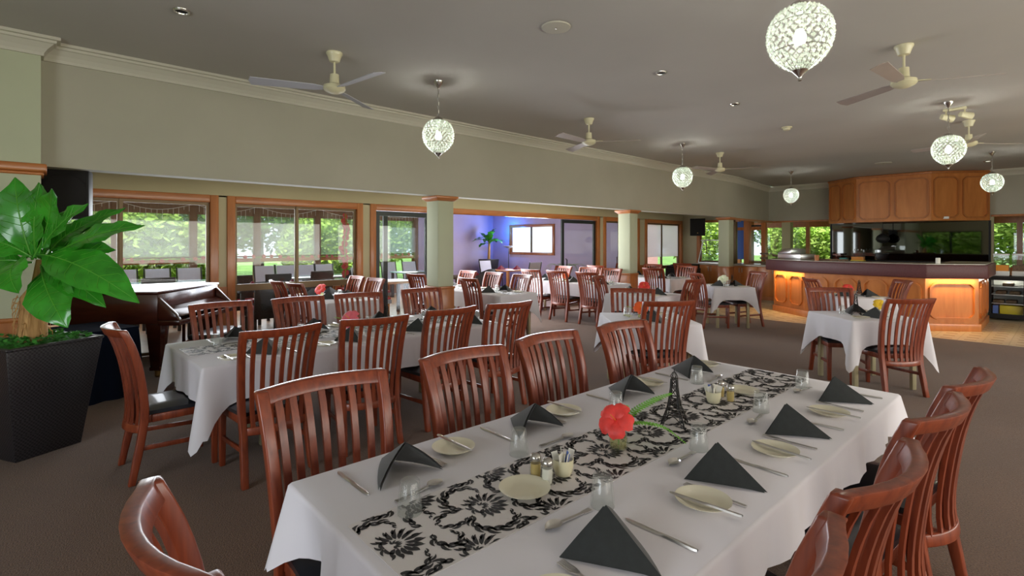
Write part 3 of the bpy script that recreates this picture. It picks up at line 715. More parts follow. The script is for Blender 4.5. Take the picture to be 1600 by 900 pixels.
# ------------------------------------------------------------------ pendant lamps
def make_pendant():
    e = empty('crystal_pendant', (0, 0, ZC))
    MB().lathe([(.0, 0), (.055, 0), (.05, -.02), (.02, -.06), (.012, -.075), (0, -.075)], 18).build('ceiling_rose', 'chrome', e, smooth=R(40))
    ch = MB().tube([(0, 0, -.07), (0, 0, -.40)], .0035, 6)
    for k in range(7):
        z = -.10 - k * .044
        ring = [(math.cos(a) * (.011 if k % 2 else .0), math.cos(a) * (0 if k % 2 else .011), z + math.sin(a) * .024) for a in [2 * math.pi * q / 8 for q in range(9)]]
        ch.tube(ring, .0028, 5)
    ch.build('chain', 'chrome', e)
    MB().lathe([(.0, -.395), (.02, -.395), (.045, -.41), (.062, -.43), (.066, -.437), (.0, -.437)], 20).build('cap', 'chrome', e, smooth=R(40))
    prof = [(.062, -.437), (.105, -.458), (.14, -.493), (.163, -.54), (.172, -.59), (.168, -.64), (.15, -.69), (.118, -.735), (.08, -.772), (.04, -.80)]
    n = 22
    wires = MB()
    for q in range(n):
        a = 2 * math.pi * q / n
        wires.tube([(r * math.cos(a), r * math.sin(a), z) for r, z in prof], .0016, 4, caps=False)
    for r, z in prof[::3]:
        wires.tube([(r * math.cos(2 * math.pi * q / 24), r * math.sin(2 * math.pi * q / 24), z) for q in range(25)], .002, 4, caps=False)
    wires.build('wire_cage', 'chrome', e)
    beads = MB()
    rows = []
    for i in range(len(prof) - 1):
        for t in (.25, .75):
            r = prof[i][0] * (1 - t) + prof[i + 1][0] * t; z = prof[i][1] * (1 - t) + prof[i + 1][1] * t
            rows.append((r, z))
    for ri, (r, z) in enumerate(rows):
        for q in range(n):
            a = 2 * math.pi * (q + .5 * (ri % 2)) / n
            sz = min(.0155, r * math.pi / n * .96)
            c = Vector((r * math.cos(a), r * math.sin(a), z)); o_ = Vector((math.cos(a), math.sin(a), 0)); t_ = Vector((-math.sin(a), math.cos(a), 0)); u_ = Vector((0, 0, 1))
            beads.add([c + t_ * sz, c + u_ * sz, c - t_ * sz, c - u_ * sz, c + o_ * sz * .6, c - o_ * sz * .6],
                      [(0, 1, 4), (1, 2, 4), (2, 3, 4), (3, 0, 4), (1, 0, 5), (2, 1, 5), (3, 2, 5), (0, 3, 5)])
    bd = beads.build('crystal_beads', 'crystal', e); bd['kind'] = 'stuff'
    MB().lathe([(.042, -.795), (.044, -.80), (.012, -.835), (.008, -.85), (.011, -.857), (.0, -.862)], 14).build('finial', 'chrome', e, smooth=R(40))
    MB().lathe([(0, -.555), (.018, -.565), (.030, -.59), (.034, -.615), (.028, -.64), (0, -.652)], 14).build('light_bulb', 'bulb', e, smooth=R(60))
    return e
pn = make_pendant(); scan()
for i, (x, y, lab) in enumerate(((-4.75, 3.22, 'crystal pendant lamp above the second long table beside the first ceiling fan'), (-4.75, 8.51, 'crystal pendant lamp in the window row, second along the bulkhead'), (-4.75, 13.82, 'crystal pendant lamp farthest along the bulkhead near the canopy'),
                                 (-1.06, 3.22, 'large crystal pendant lamp cut off by the top edge, above the foreground table'), (-1.06, 8.51, 'crystal pendant lamp hanging in front of the canopy'), (-1.06, 13.82, 'crystal pendant lamp at the right edge beside the canopy'))):
    o = pn if i == 0 else copy_tree(pn)
    o.location = (x, y, ZC); o.rotation_euler = (0, 0, i * .1); tag(o, lab, 'lamp', 'crystal pendant lamps')
    light('POINT', 'pendant_light', (x, y, ZC - .60), 85, (.95, 1.0, .93), shadow_soft_size=.035)
# ------------------------------------------------------------------ ceiling fans
def make_fan(bmat):
    e = empty('ceiling_fan', (0, 0, ZC))
    MB().lathe([(0, 0), (.075, 0), (.075, -.012), (.065, -.03), (.045, -.085), (.02, -.09), (0, -.09)], 20).build('canopy', 'fan_cream', e, smooth=R(40))
    MB().tube([(0, 0, -.08), (0, 0, -.22)], .011, 8).build('down_rod', 'fan_cream', e)
    MB().lathe([(0, -.205), (.04, -.205), (.045, -.29), (.06, -.30), (.098, -.315), (.102, -.345), (.085, -.365), (.04, -.385), (0, -.39)], 22).build('motor', 'fan_cream', e, smooth=R(40))
    return e
def blade(parent, ang, bmat):
    mb = MB(); c, s_ = math.cos(ang), math.sin(ang); pts = []
    out = [(.09, -.03), (.18, -.05), (.71, -.066), (.73, .0), (.71, .06), (.18, .045), (.09, .025)]
    for z in (-.006, .0):
        for x, y in out:
            tz = -.335 + y * .25 + z; pts.append((x * c - y * s_, x * s_ + y * c, tz))
    n = len(out)
    mb.add(pts, [tuple(reversed(range(n))), tuple(range(n, 2 * n))] + [(k, (k + 1) % n, n + (k + 1) % n, n + k) for k in range(n)])
    b_ = mb.build('blade', bmat, parent)
    MB().bar((.07 * c, .07 * s_, -.33), (.2 * c, .2 * s_, -.333), .03, .008).build('blade_arm', 'fan_cream', b_)
    return b_
fans = [(-4.70, 2.01, 8, 'fan_blade_grey', 'three blade ceiling fan nearest the piano'), (-4.71, 5.80, 35, 'fan_blade', 'three blade ceiling fan between the first two window-side pendants'), (-4.73, 9.93, 14, 'fan_blade', 'three blade ceiling fan farthest along the bulkhead'),
        (-1.03, 5.77, 27, 'fan_blade', 'large ceiling fan at upper right in front of the pendant'), (-1.02, 10.03, 45, 'fan_blade', 'ceiling fan partly hidden behind the upper right pendant')]
for x, y, a, bm_, lab in fans:
    e = make_fan(bm_); e.location = (x, y, ZC); tag(e, lab, 'fan', 'ceiling fans')
    for k in range(3): blade(e, R(a + 120 * k), bm_)
# ------------------------------------------------------------------ ceiling fittings
def downlight(x, y, lab, mat='black_plastic', r=.055):
    e = empty('recessed_downlight', (x, y, ZC)); tag(e, lab, 'downlight', 'recessed ceiling downlights')
    MB().lathe([(r * .75, -.002), (r * .8, -.012), (r, -.012), (r * 1.08, -.004), (r * 1.1, 0), (r * .75, 0)], 20).build('trim_ring', 'chrome', e)
    MB().lathe([(0, -.004), (r * .76, -.004), (r * .76, -.001), (0, -.001)], 20).build('lens', mat, e)
downlight(-4.64, .77, 'dark recessed downlight at upper left of the ceiling')
downlight(-2.92, 4.79, 'recessed downlight left of the big pendant')
downlight(-2.94, 6.58, 'small recessed downlight below and right of the first one')
downlight(-1.24, 15.31, 'lit recessed downlight beside the rightmost pendant', 'downlight', .07)
e = empty('ceiling_speaker', (-2.89, 3.13, ZC)); tag(e, 'round flush white ceiling speaker at top centre', 'speaker')
MB().lathe([(0, -.012), (.10, -.014), (.118, -.010), (.122, 0), (0, 0)], 32).build('grille', 'cornice', e, smooth=R(40)); MB().lathe([(0, -.017), (.008, -.016), (.008, -.012), (0, -.012)], 10).build('screw', 'chrome', e)
e = empty('ceiling_speaker', (-2.86, 13.93, ZC)); tag(e, 'round flush ceiling speaker just in front of the canopy', 'speaker')
MB().lathe([(0, -.012), (.14, -.014), (.158, -.010), (.162, 0), (0, 0)], 32).build('grille', 'cornice', e, smooth=R(40)); MB().lathe([(0, -.017), (.008, -.016), (.008, -.012), (0, -.012)], 10).build('screw', 'chrome', e)
e = empty('smoke_detector', (-2.98, 8.49, ZC)); tag(e, 'cream smoke detector in the middle of the ceiling', 'smoke detector')
MB().lathe([(0, 0), (.075, 0), (.075, -.018), (0, -.018)], 20).build('base', 'fan_cream', e); MB().lathe([(0, -.018), (.055, -.018), (.05, -.045), (.03, -.055), (0, -.055)], 20).build('sensor', 'fan_cream', e, smooth=R(30))
e = empty('spot_light', (-1.05, 8.95, ZC)); tag(e, 'cream twin spotlight on the ceiling behind the upper right pendant', 'spotlight')
MB().box(-.12, .12, -.03, .03, -.03, 0).build('track', 'fan_cream', e, .006)
for sx in (-.09, .10):
    h = MB().tube([(sx, 0, -.03), (sx, 0, -.09)], .01, 6).build('stem', 'fan_cream', e)
    MB().tube([(sx - .04, -.05, -.10), (sx + .06, .05, -.13)], [.035, .05], 14).build('lamp_head', 'fan_cream', e)
# ------------------------------------------------------------------ dining chair
def post_y(z):
    ks = [(0, -.285), (.33, -.225), (.47, -.215), (.72, -.245), (.88, -.285), (1.0, -.335)]
    for i in range(len(ks) - 1):
        (z0, y0), (z1, y1) = ks[i], ks[i + 1]
        if z <= z1 or i == len(ks) - 2:
            zp, yp = ks[max(i - 1, 0)]; zn, yn = ks[min(i + 2, len(ks) - 1)]
            h = z1 - z0; t = (z - z0) / h
            m0 = (y1 - yp) / (z1 - zp) * h; m1 = (yn - y0) / (zn - z0) * h
            return (2 * t ** 3 - 3 * t ** 2 + 1) * y0 + (t ** 3 - 2 * t ** 2 + t) * m0 + (3 * t ** 2 - 2 * t ** 3) * y1 + (t ** 3 - t ** 2) * m1
def half_w(z): return .205 + (.243 - .205) * max(0, (z - .33)) / .67 if z > .33 else .205 + .012 * (.33 - z) / .33
def bow(x, z):
    h = half_w(z); return -.068 * (1 - min(1, (x / h) ** 2))
def make_chair():
    e = empty('dining_chair')
    for sx in (-1, 1):
        mb = MB(); zs = [0, .08, .16, .24, .32, .40, .48, .56, .64, .72, .78, .84, .90, .95, .998]; ring = []
        for z in zs:
            x = sx * half_w(z); y = post_y(z); t = .021 if z < .9 else .021
            d = .020 if z < .1 else .023
            mb.v += [(x - t, y - d, z), (x + t, y - d, z), (x + t, y + d, z), (x - t, y + d, z)]
        for i in range(len(zs) - 1):
            for k in range(4): mb.f.append((i * 4 + k, i * 4 + (k + 1) % 4, (i + 1) * 4 + (k + 1) % 4, (i + 1) * 4 + k)); mb.m.append(0)
        mb.f += [(3, 2, 1, 0), tuple(len(zs) * 4 - 4 + k for k in range(4))]; mb.m += [0, 0]
        mb.build('back_leg', 'chair_wood', e, .006)
    def rail(name, z0, z1, th, x_in):
        mb = MB(); n = 10; vs = []
        for i in range(n + 1):
            t = -1 + 2 * i / n
            for z, s_ in ((z0, -1), (z0, 1), (z1, 1), (z1, -1)):
                x = t * (half_w(z) - x_in); y = post_y(z) + bow(x, z) + s_ * th / 2
                vs.append((x, y, z))
        fs = [(0, 1, 2, 3), (n * 4 + 3, n * 4 + 2, n * 4 + 1, n * 4)]
        for i in range(n):
            for k in range(4): fs.append((i * 4 + k, (i + 1) * 4 + k, (i + 1) * 4 + (k + 1) % 4, i * 4 + (k + 1) % 4))
        mb.add(vs, fs).build(name, 'chair_wood', e, .006)
    rail('top_rail', .948, 1.0, .036, -.018)
    rail('lower_rail', .315, .365, .026, .016)
    for q in range(7):
        u = -.75 + 1.5 * q / 6
        mb = MB(); zs = [.355, .42, .48, .54, .60, .66, .72, .78, .84, .90, .955]; wd = .0135
        for z in zs:
            x = u * half_w(z); y = post_y(z) + bow(x, z)
            mb.v += [(x - wd, y - .007, z), (x + wd, y - .007, z), (x + wd, y + .007, z), (x - wd, y + .007, z)]
        for i in range(len(zs) - 1):
            for k in range(4): mb.f.append((i * 4 + k, i * 4 + (k + 1) % 4, (i + 1) * 4 + (k + 1) % 4, (i + 1) * 4 + k)); mb.m.append(0)
        mb.build('slat', 'chair_wood', e, smooth=R(40))
    MB().box(-.205, .205, -.20, -.175, .375, .425).box(-.215, .215, .185, .21, .375, .425).box(-.21, -.185, -.175, .185, .375, .425).box(.185, .21, -.175, .185, .375, .425).build('seat_frame', 'chair_wood', e, .004)
    st = MB(); n = 8; vs = []
    for i in range(n + 1):
        for j in range(n + 1):
            a = -1 + 2 * i / n; b2 = -1 + 2 * j / n
            hw = .205 + .022 * (b2 + 1) / 2
            x = a * hw; y = .012 + b2 * .215
            rim = max(abs(a), abs(b2)); z = .470 + .008 * (1 - rim ** 2) - (.018 if rim > .99 else 0)
            vs.append((x, y, z))
    fs = [(i * (n + 1) + j, (i + 1) * (n + 1) + j, (i + 1) * (n + 1) + j + 1, i * (n + 1) + j + 1) for i in range(n) for j in range(n)]
    st.add(vs, fs)
    ring = [i * (n + 1) for i in range(n + 1)] + [n * (n + 1) + j for j in range(1, n + 1)] + [i * (n + 1) + n for i in range(n - 1, -1, -1)] + [j for j in range(n - 1, 0, -1)]
    o0 = len(st.v)
    for r_ in ring: v = st.v[r_]; st.v.append((v[0] * .99, v[1] * .99, .427))
    m_ = len(ring)
    for q in range(m_): st.f.append((ring[q], ring[(q + 1) % m_], o0 + (q + 1) % m_, o0 + q)); st.m.append(0)
    st.f.append(tuple(o0 + q for q in range(m_))); st.m.append(0)
    st.build('seat', 'vinyl', e, smooth=R(70))
    for sx in (-1, 1):
        x = sx * .195
        MB().hexa([(x - .017, .175, 0), (x + .017, .175, 0), (x + .017, .209, 0), (x - .017, .209, 0), (x - .021, .168, .376), (x + .021, .168, .376), (x + .021, .212, .376), (x - .021, .212, .376)]).build('front_leg', 'chair_wood', e, .004)
        MB().bar((x, .17, .20), (sx * .209, -.232, .22), .018, .03).build('stretcher', 'chair_wood', e, .003)
    return e
chair0 = make_chair(); scan()
chair_used = [False]
def chair(rx, ry, facing, label, group):
    """rx, ry: middle of the top rail; facing: compass of the sitter in degrees from +x"""
    o = chair0 if not chair_used[0] else copy_tree(chair0)
    chair_used[0] = True
    a = R(facing); o.location = (rx + .335 * math.cos(a), ry + .335 * math.sin(a), 0); o.rotation_euler = (0, 0, a - math.pi / 2)
    tag(o, label, 'chair', group)
    return o
ORD = ['nearest', 'second', 'third', 'farthest']
G1 = 'chairs at the foreground table'
for i, (x, y, a) in enumerate(((-2.03, .83, 0), (-2.07, 1.56, 1), (-2.11, 2.21, 2), (-2.07, 2.91, -1))):
    chair(x, y, a, 'mahogany slat back chair on the window side of the foreground table, ' + ORD[i] + ' to the camera', G1)
for i, (x, y, a) in enumerate(((-.34, .93, 176), (-.32, 1.54, 176), (-.31, 2.23, 175), (-.29, 2.81, 175))):
    chair(x, y, a, 'mahogany slat back chair on the right side of the foreground table, ' + ORD[i] + ' to the camera', G1)
chair(-1.20, .185, 92, 'mahogany chair cut off by the bottom edge at the near end of the foreground table', G1)
G2 = 'chairs at the long table beside the piano'
for i, (x, y, a) in enumerate(((-3.47, 1.14, 185), (-3.47, 1.80, 174), (-3.52, 2.53, 183), (-3.50, 3.17, 177))):
    chair(x, y, a, 'mahogany chair on the near side of the second long table, ' + ['first', 'second', 'third', 'last'][i] + ' from the potted plant', G2)
for i, (x, y, a) in enumerate(((-5.26, 1.18, 4), (-5.25, 1.87, 4), (-5.24, 2.51, -9), (-5.27, 3.32, -6))):
    chair(x, y, a, 'mahogany chair on the window side of the second long table, ' + ['first', 'second', 'third', 'last'][i] + ' from the piano', G2)
chair(-4.25, .34, 92, 'mahogany chair at the planter end of the second long table, seen from the side', G2)
G3 = 'chairs at the window tables'
chair(-7.76, 2.45, 88, 'mahogany chair at the window table, back to the piano, closest to the glass', G3)
chair(-7.17, 2.50, 92, 'mahogany chair at the window table, back to the piano, away from the glass', G3)
chair(-7.86, 3.75, 268, 'mahogany chair on the far side of the window table, closest to the glass', G3)
chair(-7.24, 3.76, 270, 'mahogany chair on the far side of the window table, away from the glass', G3)
chair(-7.80, 4.80, 94, 'mahogany chair left of the first pillar in front of the sliding door', G3)
chair(-6.36, 4.86, 84, 'mahogany chair right of the first pillar, back to the camera', G3)
chair(-7.93, 6.08, 268, 'mahogany chair on the far side of the pillar table, just right of the pillar', G3)
chair(-7.20, 6.12, 266, 'mahogany chair on the far side of the pillar table, middle', G3)
chair(-6.33, 6.02, 264, 'mahogany chair on the far side of the pillar table, right end', G3)
chair(-7.52, 7.36, 92, 'mahogany chair at the doorway table, near side, left of three', G3)
chair(-6.86, 7.43, 91, 'mahogany chair at the doorway table, near side, middle of three', G3)
chair(-6.10, 7.43, 89, 'mahogany chair at the doorway table, near side, right of three', G3)
chair(-8.02, 8.96, 268, 'mahogany chair at the doorway table, far side, left', G3)
chair(-7.27, 8.96, 270, 'mahogany chair at the doorway table, far side, middle', G3)
chair(-6.62, 8.92, 272, 'mahogany chair at the doorway table, far side, beside the second pillar', G3)
chair(-7.75, 9.80, 90, 'mahogany chair at the table behind the second pillar, near side, left', G3)
chair(-6.12, 9.70, 88, 'mahogany chair at the table behind the second pillar, near side, right', G3)
chair(-8.0, 11.35, 270, 'mahogany chair at the table behind the second pillar, far side, by the window', G3)
chair(-7.2, 11.45, 270, 'mahogany chair at the table behind the second pillar, far side, middle', G3)
chair(-6.20, 11.35, 268, 'mahogany chair at the table behind the second pillar, far side, right end', G3)
chair(-7.05, 12.6, 90, 'mahogany chair standing alone below the white blinds', G3)
G4 = 'chairs at the small tables'
chair(-2.57, 4.36, 149, 'mahogany chair, back to camera, at the small table with the orange flower', G4)
chair(-3.54, 5.18, 303, 'mahogany chair facing the camera at the small table with the orange flower', G4)
chair(-5.25, 6.70, 22, 'mahogany chair seen side on, left of the small table with the red flower', G4)
chair(-3.86, 7.28, 183, 'mahogany chair seen edge on, right of the small table with the red flower', G4)
chair(-4.66, 8.80, 52, 'mahogany chair left of the small table in front of the servery', G4)
chair(-3.98, 9.93, 235, 'mahogany chair right of the small table in front of the servery', G4)
chair(-1.07, 6.31, 143, 'mahogany chair, back to camera, at the small table in front of the bar', G4)
chair(-2.00, 7.05, 307, 'mahogany chair facing the camera at the small table in front of the bar', G4)
chair(-2.74, 8.76, 40, 'mahogany chair left of the small table closest to the bar', G4)
chair(-1.66, 9.26, 212, 'mahogany chair right of the small table closest to the bar', G4)

# ------------------------------------------------------------------ tables, cloths, runners
TZ = .742
def table(name_label, x, y, L, W, rot, cat='table', group='dining tables under cloths', cloth_label='', drop=.245, cdrop=.17, seed=0):
    """L along local y, W along local x"""
    t = empty('dining_table', (x, y, 0), rot); tag(t, name_label, 'table', group)
    MB().box(-W / 2 + .01, W / 2 - .01, -L / 2 + .01, L / 2 - .01, TZ - .04, TZ - .006).build('table_top', 'chair_wood', t)
    nl = [(-1, -1), (1, -1), (1, 1), (-1, 1)]
    for a, b2 in nl:
        lx = a * (W / 2 - (.40 if L > 2 else .09)); ly = b2 * (L / 2 - (.50 if L > 2 else .09))
        MB().box(lx - .022, lx + .022, ly - .022, ly + .022, 0, TZ - .04).build('leg', 'leg_metal', t, .004)
    # cloth
    rnd = random.Random(seed); ph = rnd.uniform(0, 6)
    hx, hy = W / 2, L / 2; per = []   # (x, y, nx, ny, cornerweight, along)
    def side(p0, p1, n, cnt):
        ln = math.hypot(p1[0] - p0[0], p1[1] - p0[1])
        for i in range(cnt):
            t_ = i / cnt; x_ = p0[0] + (p1[0] - p0[0]) * t_; y_ = p0[1] + (p1[1] - p0[1]) * t_
            d = min(t_, 1 - t_) * ln
            per.append((x_, y_, n[0], n[1], max(0, 1 - d / .30), ln * t_))
    r_ = .012
    def corner(cx, cy, a0):
        for i in range(5):
            a = a0 + math.pi / 2 * i / 5
            per.append((cx + r_ * math.cos(a), cy + r_ * math.sin(a), math.cos(a), math.sin(a), 1.0 + .12 * math.sin(math.pi * i / 4), 0))
    ny, nx = max(8, int(L / .05)), max(8, int(W / .05))
    corner(hx - r_, -hy + r_, -math.pi / 2); side((hx, -hy + r_), (hx, hy - r_), (1, 0), ny)
    corner(hx - r_, hy - r_, 0); side((hx - r_, hy), (-hx + r_, hy), (0, 1), nx)
    corner(-hx + r_, hy - r_, math.pi / 2); side((-hx, hy - r_), (-hx, -hy + r_), (-1, 0), ny)
    corner(-hx + r_, -hy + r_, math.pi); side((-hx + r_, -hy), (hx - r_, -hy), (0, -1), nx)
    m_ = len(per); mb = MB(); rings = [0.0, .012, .08, .2, .35, .5, .65, .8, .92, 1.0]
    for q, tt in enumerate(rings):
        for (px, py, nx_, ny_, cw, al) in per:
            w2 = cw ** 3
            dr = drop + cdrop * w2 * (1.0 if cw > .01 else 0)
            wave = .013 * math.sin(al * 17 + ph) + .007 * math.sin(al * 41 + ph * 2)
            outw = (.004 if q else -.004) + tt * (wave * (1 - w2) + .012) + tt * w2 * .055 - tt * .045 * math.sin(math.pi * min(1, cw)) * (1 if cw < 1 else 0) * .8
            z = TZ - dr * tt - (0 if q == 0 else .004)
            mb.v.append((px + nx_ * outw, py + ny_ * outw, z))
    for q in range(len(rings) - 1):
        for k in range(m_): mb.f.append((q * m_ + k, q * m_ + (k + 1) % m_, (q + 1) * m_ + (k + 1) % m_, (q + 1) * m_ + k)); mb.m.append(0)
    mb.f.append(tuple(range(m_))); mb.m.append(0)
    c = mb.build('tablecloth', 'cloth_white', None, smooth=R(75)); c.location = (x, y, 0); c.rotation_euler = (0, 0, rot)
    tag(c, cloth_label, 'tablecloth', 'white tablecloths')
    return t
# damask print drawn as leaf-shaped strokes
def stroke(mb, x, y, ang, ln, wd, curl, z):
    n = 5; L_ = []; R_ = []; a = ang; px, py = x, y
    for i in range(n + 1):
        t = i / n; w_ = wd * math.sin(math.pi * (t ** .75)) * .5 + wd * .04
        nx, ny = -math.sin(a), math.cos(a)
        L_.append((px + nx * w_, py + ny * w_, z)); R_.append((px - nx * w_, py - ny * w_, z))
        px += math.cos(a) * ln / n; py += math.sin(a) * ln / n; a += curl / n
    mb.add(L_ + R_[::-1], [tuple(range(2 * n + 2))])
def vine(mb, pts, ln, wd, z, step=.0165):
    """leafy scroll along a smooth path"""
    P_ = [Vector((p[0], p[1])) for p in pts]; n = len(P_) - 1; S_ = []
    for i in range(n):
        p0 = P_[max(i - 1, 0)]; p1 = P_[i]; p2 = P_[i + 1]; p3 = P_[min(i + 2, n)]
        for q in range(12):
            f_ = q / 12; S_.append(.5 * ((2 * p1) + (p2 - p0) * f_ + (2 * p0 - 5 * p1 + 4 * p2 - p3) * f_ ** 2 + (3 * p1 - p0 - 3 * p2 + p3) * f_ ** 3))
    acc = 0; side = 1; tot = len(S_)
    for i in range(1, tot):
        d = S_[i] - S_[i - 1]; acc += d.length
        if acc > step:
            acc = 0; t = i / tot; a = math.atan2(d.y, d.x); k = .6 + .7 * math.sin(math.pi * min(1, t + .1))
            stroke(mb, S_[i].x, S_[i].y, a + side * .75, ln * k, wd * k, -side * 1.5, z)
            stroke(mb, S_[i].x, S_[i].y, a - side * .55, ln * .7 * k, wd * .8 * k, side * 1.7, z); side = -side
            stroke(mb, S_[i].x - d.x, S_[i].y - d.y, a, .014, .0035, 0, z)
def palmette(mb, cx, cy, s_, z):
    for k in range(13):
        a = R(90) + R(-132 + 22 * k); sg = 1 if k < 6 else (-1 if k > 6 else 0)
        r0 = .30; ln = .62 + .16 * math.cos(R(-132 + 22 * k))
        stroke(mb, cx + s_ * r0 * math.cos(a), cy + s_ * r0 * math.sin(a), a - sg * .25, ln * s_, .17 * s_, sg * .8, z)
        stroke(mb, cx + s_ * .62 * math.cos(a + .1), cy + s_ * .62 * math.sin(a + .1), a + .25, .34 * s_, .11 * s_, -.7, z)
    for k in range(7):
        a = R(90) + R(-110 + 36 * k); sg = 1 if k < 3 else (-1 if k > 3 else 0)
        stroke(mb, cx + s_ * .06 * math.cos(a), cy + s_ * .06 * math.sin(a) - .1 * s_, a, .26 * s_, .09 * s_, sg * 1.2, z)
    for sg in (1, -1):
        stroke(mb, cx, cy - .45 * s_, R(90) + sg * R(115), .55 * s_, .14 * s_, -sg * 1.9, z); stroke(mb, cx, cy - .5 * s_, R(90) + sg * R(150), .42 * s_, .11 * s_, -sg * 1.4, z)
def motif(mb, cx, cy, z):
    """one repeat: palmette, half-drop palmettes on both edges, scrolls between"""
    palmette(mb, cx, cy, .076, z)
    for sg in (1, -1):
        palmette(mb, cx + sg * .172, cy + .150, .076, z)
        X_ = lambda u, v: (cx + sg * u, cy + v)
        vine(mb, [X_(.010, -.050), X_(.055, -.085), X_(.105, -.075), X_(.135, -.030), X_(.120, .025), X_(.085, .040)], .040, .0098, z)
        vine(mb, [X_(.012, .105), X_(.050, .085), X_(.095, .095), X_(.105, .130), X_(.075, .150), X_(.045, .140)], .034, .0090, z)
        vine(mb, [X_(.172, .085), X_(.150, .055), X_(.160, .015), X_(.172, -.01)], .034, .0090, z)
        vine(mb, [X_(.012, .235), X_(.035, .200), X_(.030, .160), X_(.008, .135)], .030, .0085, z)
def clip_poly(pts, hx, hy):
    for ax, lim, sg in ((0, hx, 1), (0, -hx, -1), (1, hy, 1), (1, -hy, -1)):
        out = []
        for i in range(len(pts)):
            p, q = pts[i], pts[(i + 1) % len(pts)]
            ip = sg * p[ax] <= sg * lim; iq = sg * q[ax] <= sg * lim
            if ip: out.append(p)
            if ip != iq:
                t = (lim - p[ax]) / (q[ax] - p[ax]); out.append(tuple(p[k] + (q[k] - p[k]) * t for k in range(3)))
        pts = out
        if len(pts) < 3: return []
    return pts
def runner(x, y, z, L, W, rot, label, hang=0.0):
    e = empty('table_runner', (x, y, z), rot); tag(e, label, 'table runner', 'damask table runners')
    h = MB().box(-W / 2, W / 2, -L / 2, L / 2, 0, .0015)
    if hang: h.box(-W / 2, W / 2, L / 2, L / 2 + .0015, -hang, .0015)
    h.build('fabric', 'runner_white', e)
    mb = MB(); yy = -L / 2 + .06
    while yy < L / 2 + .15:
        motif(mb, 0.0, yy, 0); yy += .30
    cm = MB()
    for f_ in mb.f:
        pts = clip_poly([mb.v[i] for i in f_], W / 2 - .004, L / 2 - .004)
        if len(pts) >= 3: cm.add([(p[0], p[1], .0024) for p in pts], [tuple(range(len(pts)))])
    p_ = cm.build('printed_pattern', 'print_black', e); p_['kind'] = 'stuff'
    if hang:
        cm = MB()
        for k in range(1):
            sub = MB(); motif(sub, 0, -.10, 0)
            for f_ in sub.f:
                pts = [sub.v[i] for i in f_]
                pts = [(p[0], p[1] + hang / 2, 0) for p in pts]; pts = clip_poly(pts, W / 2 - .005, hang / 2 - .005)
                if len(pts) >= 3: cm.add([(p[0], L / 2 + .0035, p[1] - hang / 2) for p in pts], [tuple(range(len(pts)))])
        q_ = cm.build('printed_pattern', 'print_black', e); q_['kind'] = 'stuff'
    return e
T1 = (-1.195, 1.98, 2.76, 1.16, 0.0)
table('long dining table in the foreground', T1[0], T1[1], T1[2], T1[3], 0, cloth_label='white cloth on the foreground long table', seed=1, drop=.17, cdrop=.09)
runner(-1.215, 1.98, TZ + .001, 2.70, .345, 0, 'black and white damask runner along the foreground table')
T2 = (-4.37, 2.05, 2.66, 1.10, R(2.0))
table('second long dining table beside the piano', T2[0], T2[1], T2[2], T2[3], T2[4], cloth_label='white cloth on the long table beside the piano', seed=2, drop=.25, cdrop=.20)
runner(-4.42, 2.05, TZ + .001, 2.62, .34, R(2), 'black and white damask runner along the second long table')
table('window table behind the second long table', -7.43, 3.13, .74, 1.55, 0, cloth_label='pale cloth on the table right at the window glass', seed=3)
table('table behind the first pillar', -6.95, 5.46, .78, 2.25, 0, cloth_label='white cloth on the table behind the first pillar', seed=4, drop=.25)
runner(-6.95, 5.46, TZ + .001, 2.22, .32, R(-90), 'damask runner hanging over the end of the pillar table', hang=.18)
table('table in front of the sliding doorway', -7.05, 8.13, .80, 2.35, 0, cloth_label='white cloth on the doorway table', seed=5, drop=.25)
runner(-7.05, 8.13, TZ + .001, 2.30, .32, R(-90), 'damask runner hanging over the end of the doorway table', hang=.12)
table('table behind the second pillar', -7.0, 10.53, .95, 2.2, 0, cloth_label='white cloth on the table behind the second pillar', seed=6)
runner(-7.0, 10.53, TZ + .001, 2.17, .32, R(-90), 'damask runner hanging over the table behind the second pillar', hang=.20)
table('small table with the orange flower', -3.07, 4.76, .84, .86, R(48), cloth_label='white cloth on the small table with the orange flower', seed=7, cdrop=.16)
table('small table with the red flower', -4.56, 6.98, .80, .92, R(3), cloth_label='white cloth on the small table with the red flower', seed=8)
table('small table in front of the servery', -4.33, 9.38, .72, .72, R(45), cloth_label='white cloth on the small table in front of the servery', seed=9, drop=.22)
table('small table in front of the bar', -1.55, 6.71, .80, .76, R(-41), cloth_label='white cloth on the nearer small table in front of the bar', seed=10, cdrop=.2)
table('small table closest to the bar', -2.18, 9.02, .72, .72, R(36), cloth_label='white cloth on the small table closest to the bar', seed=11)

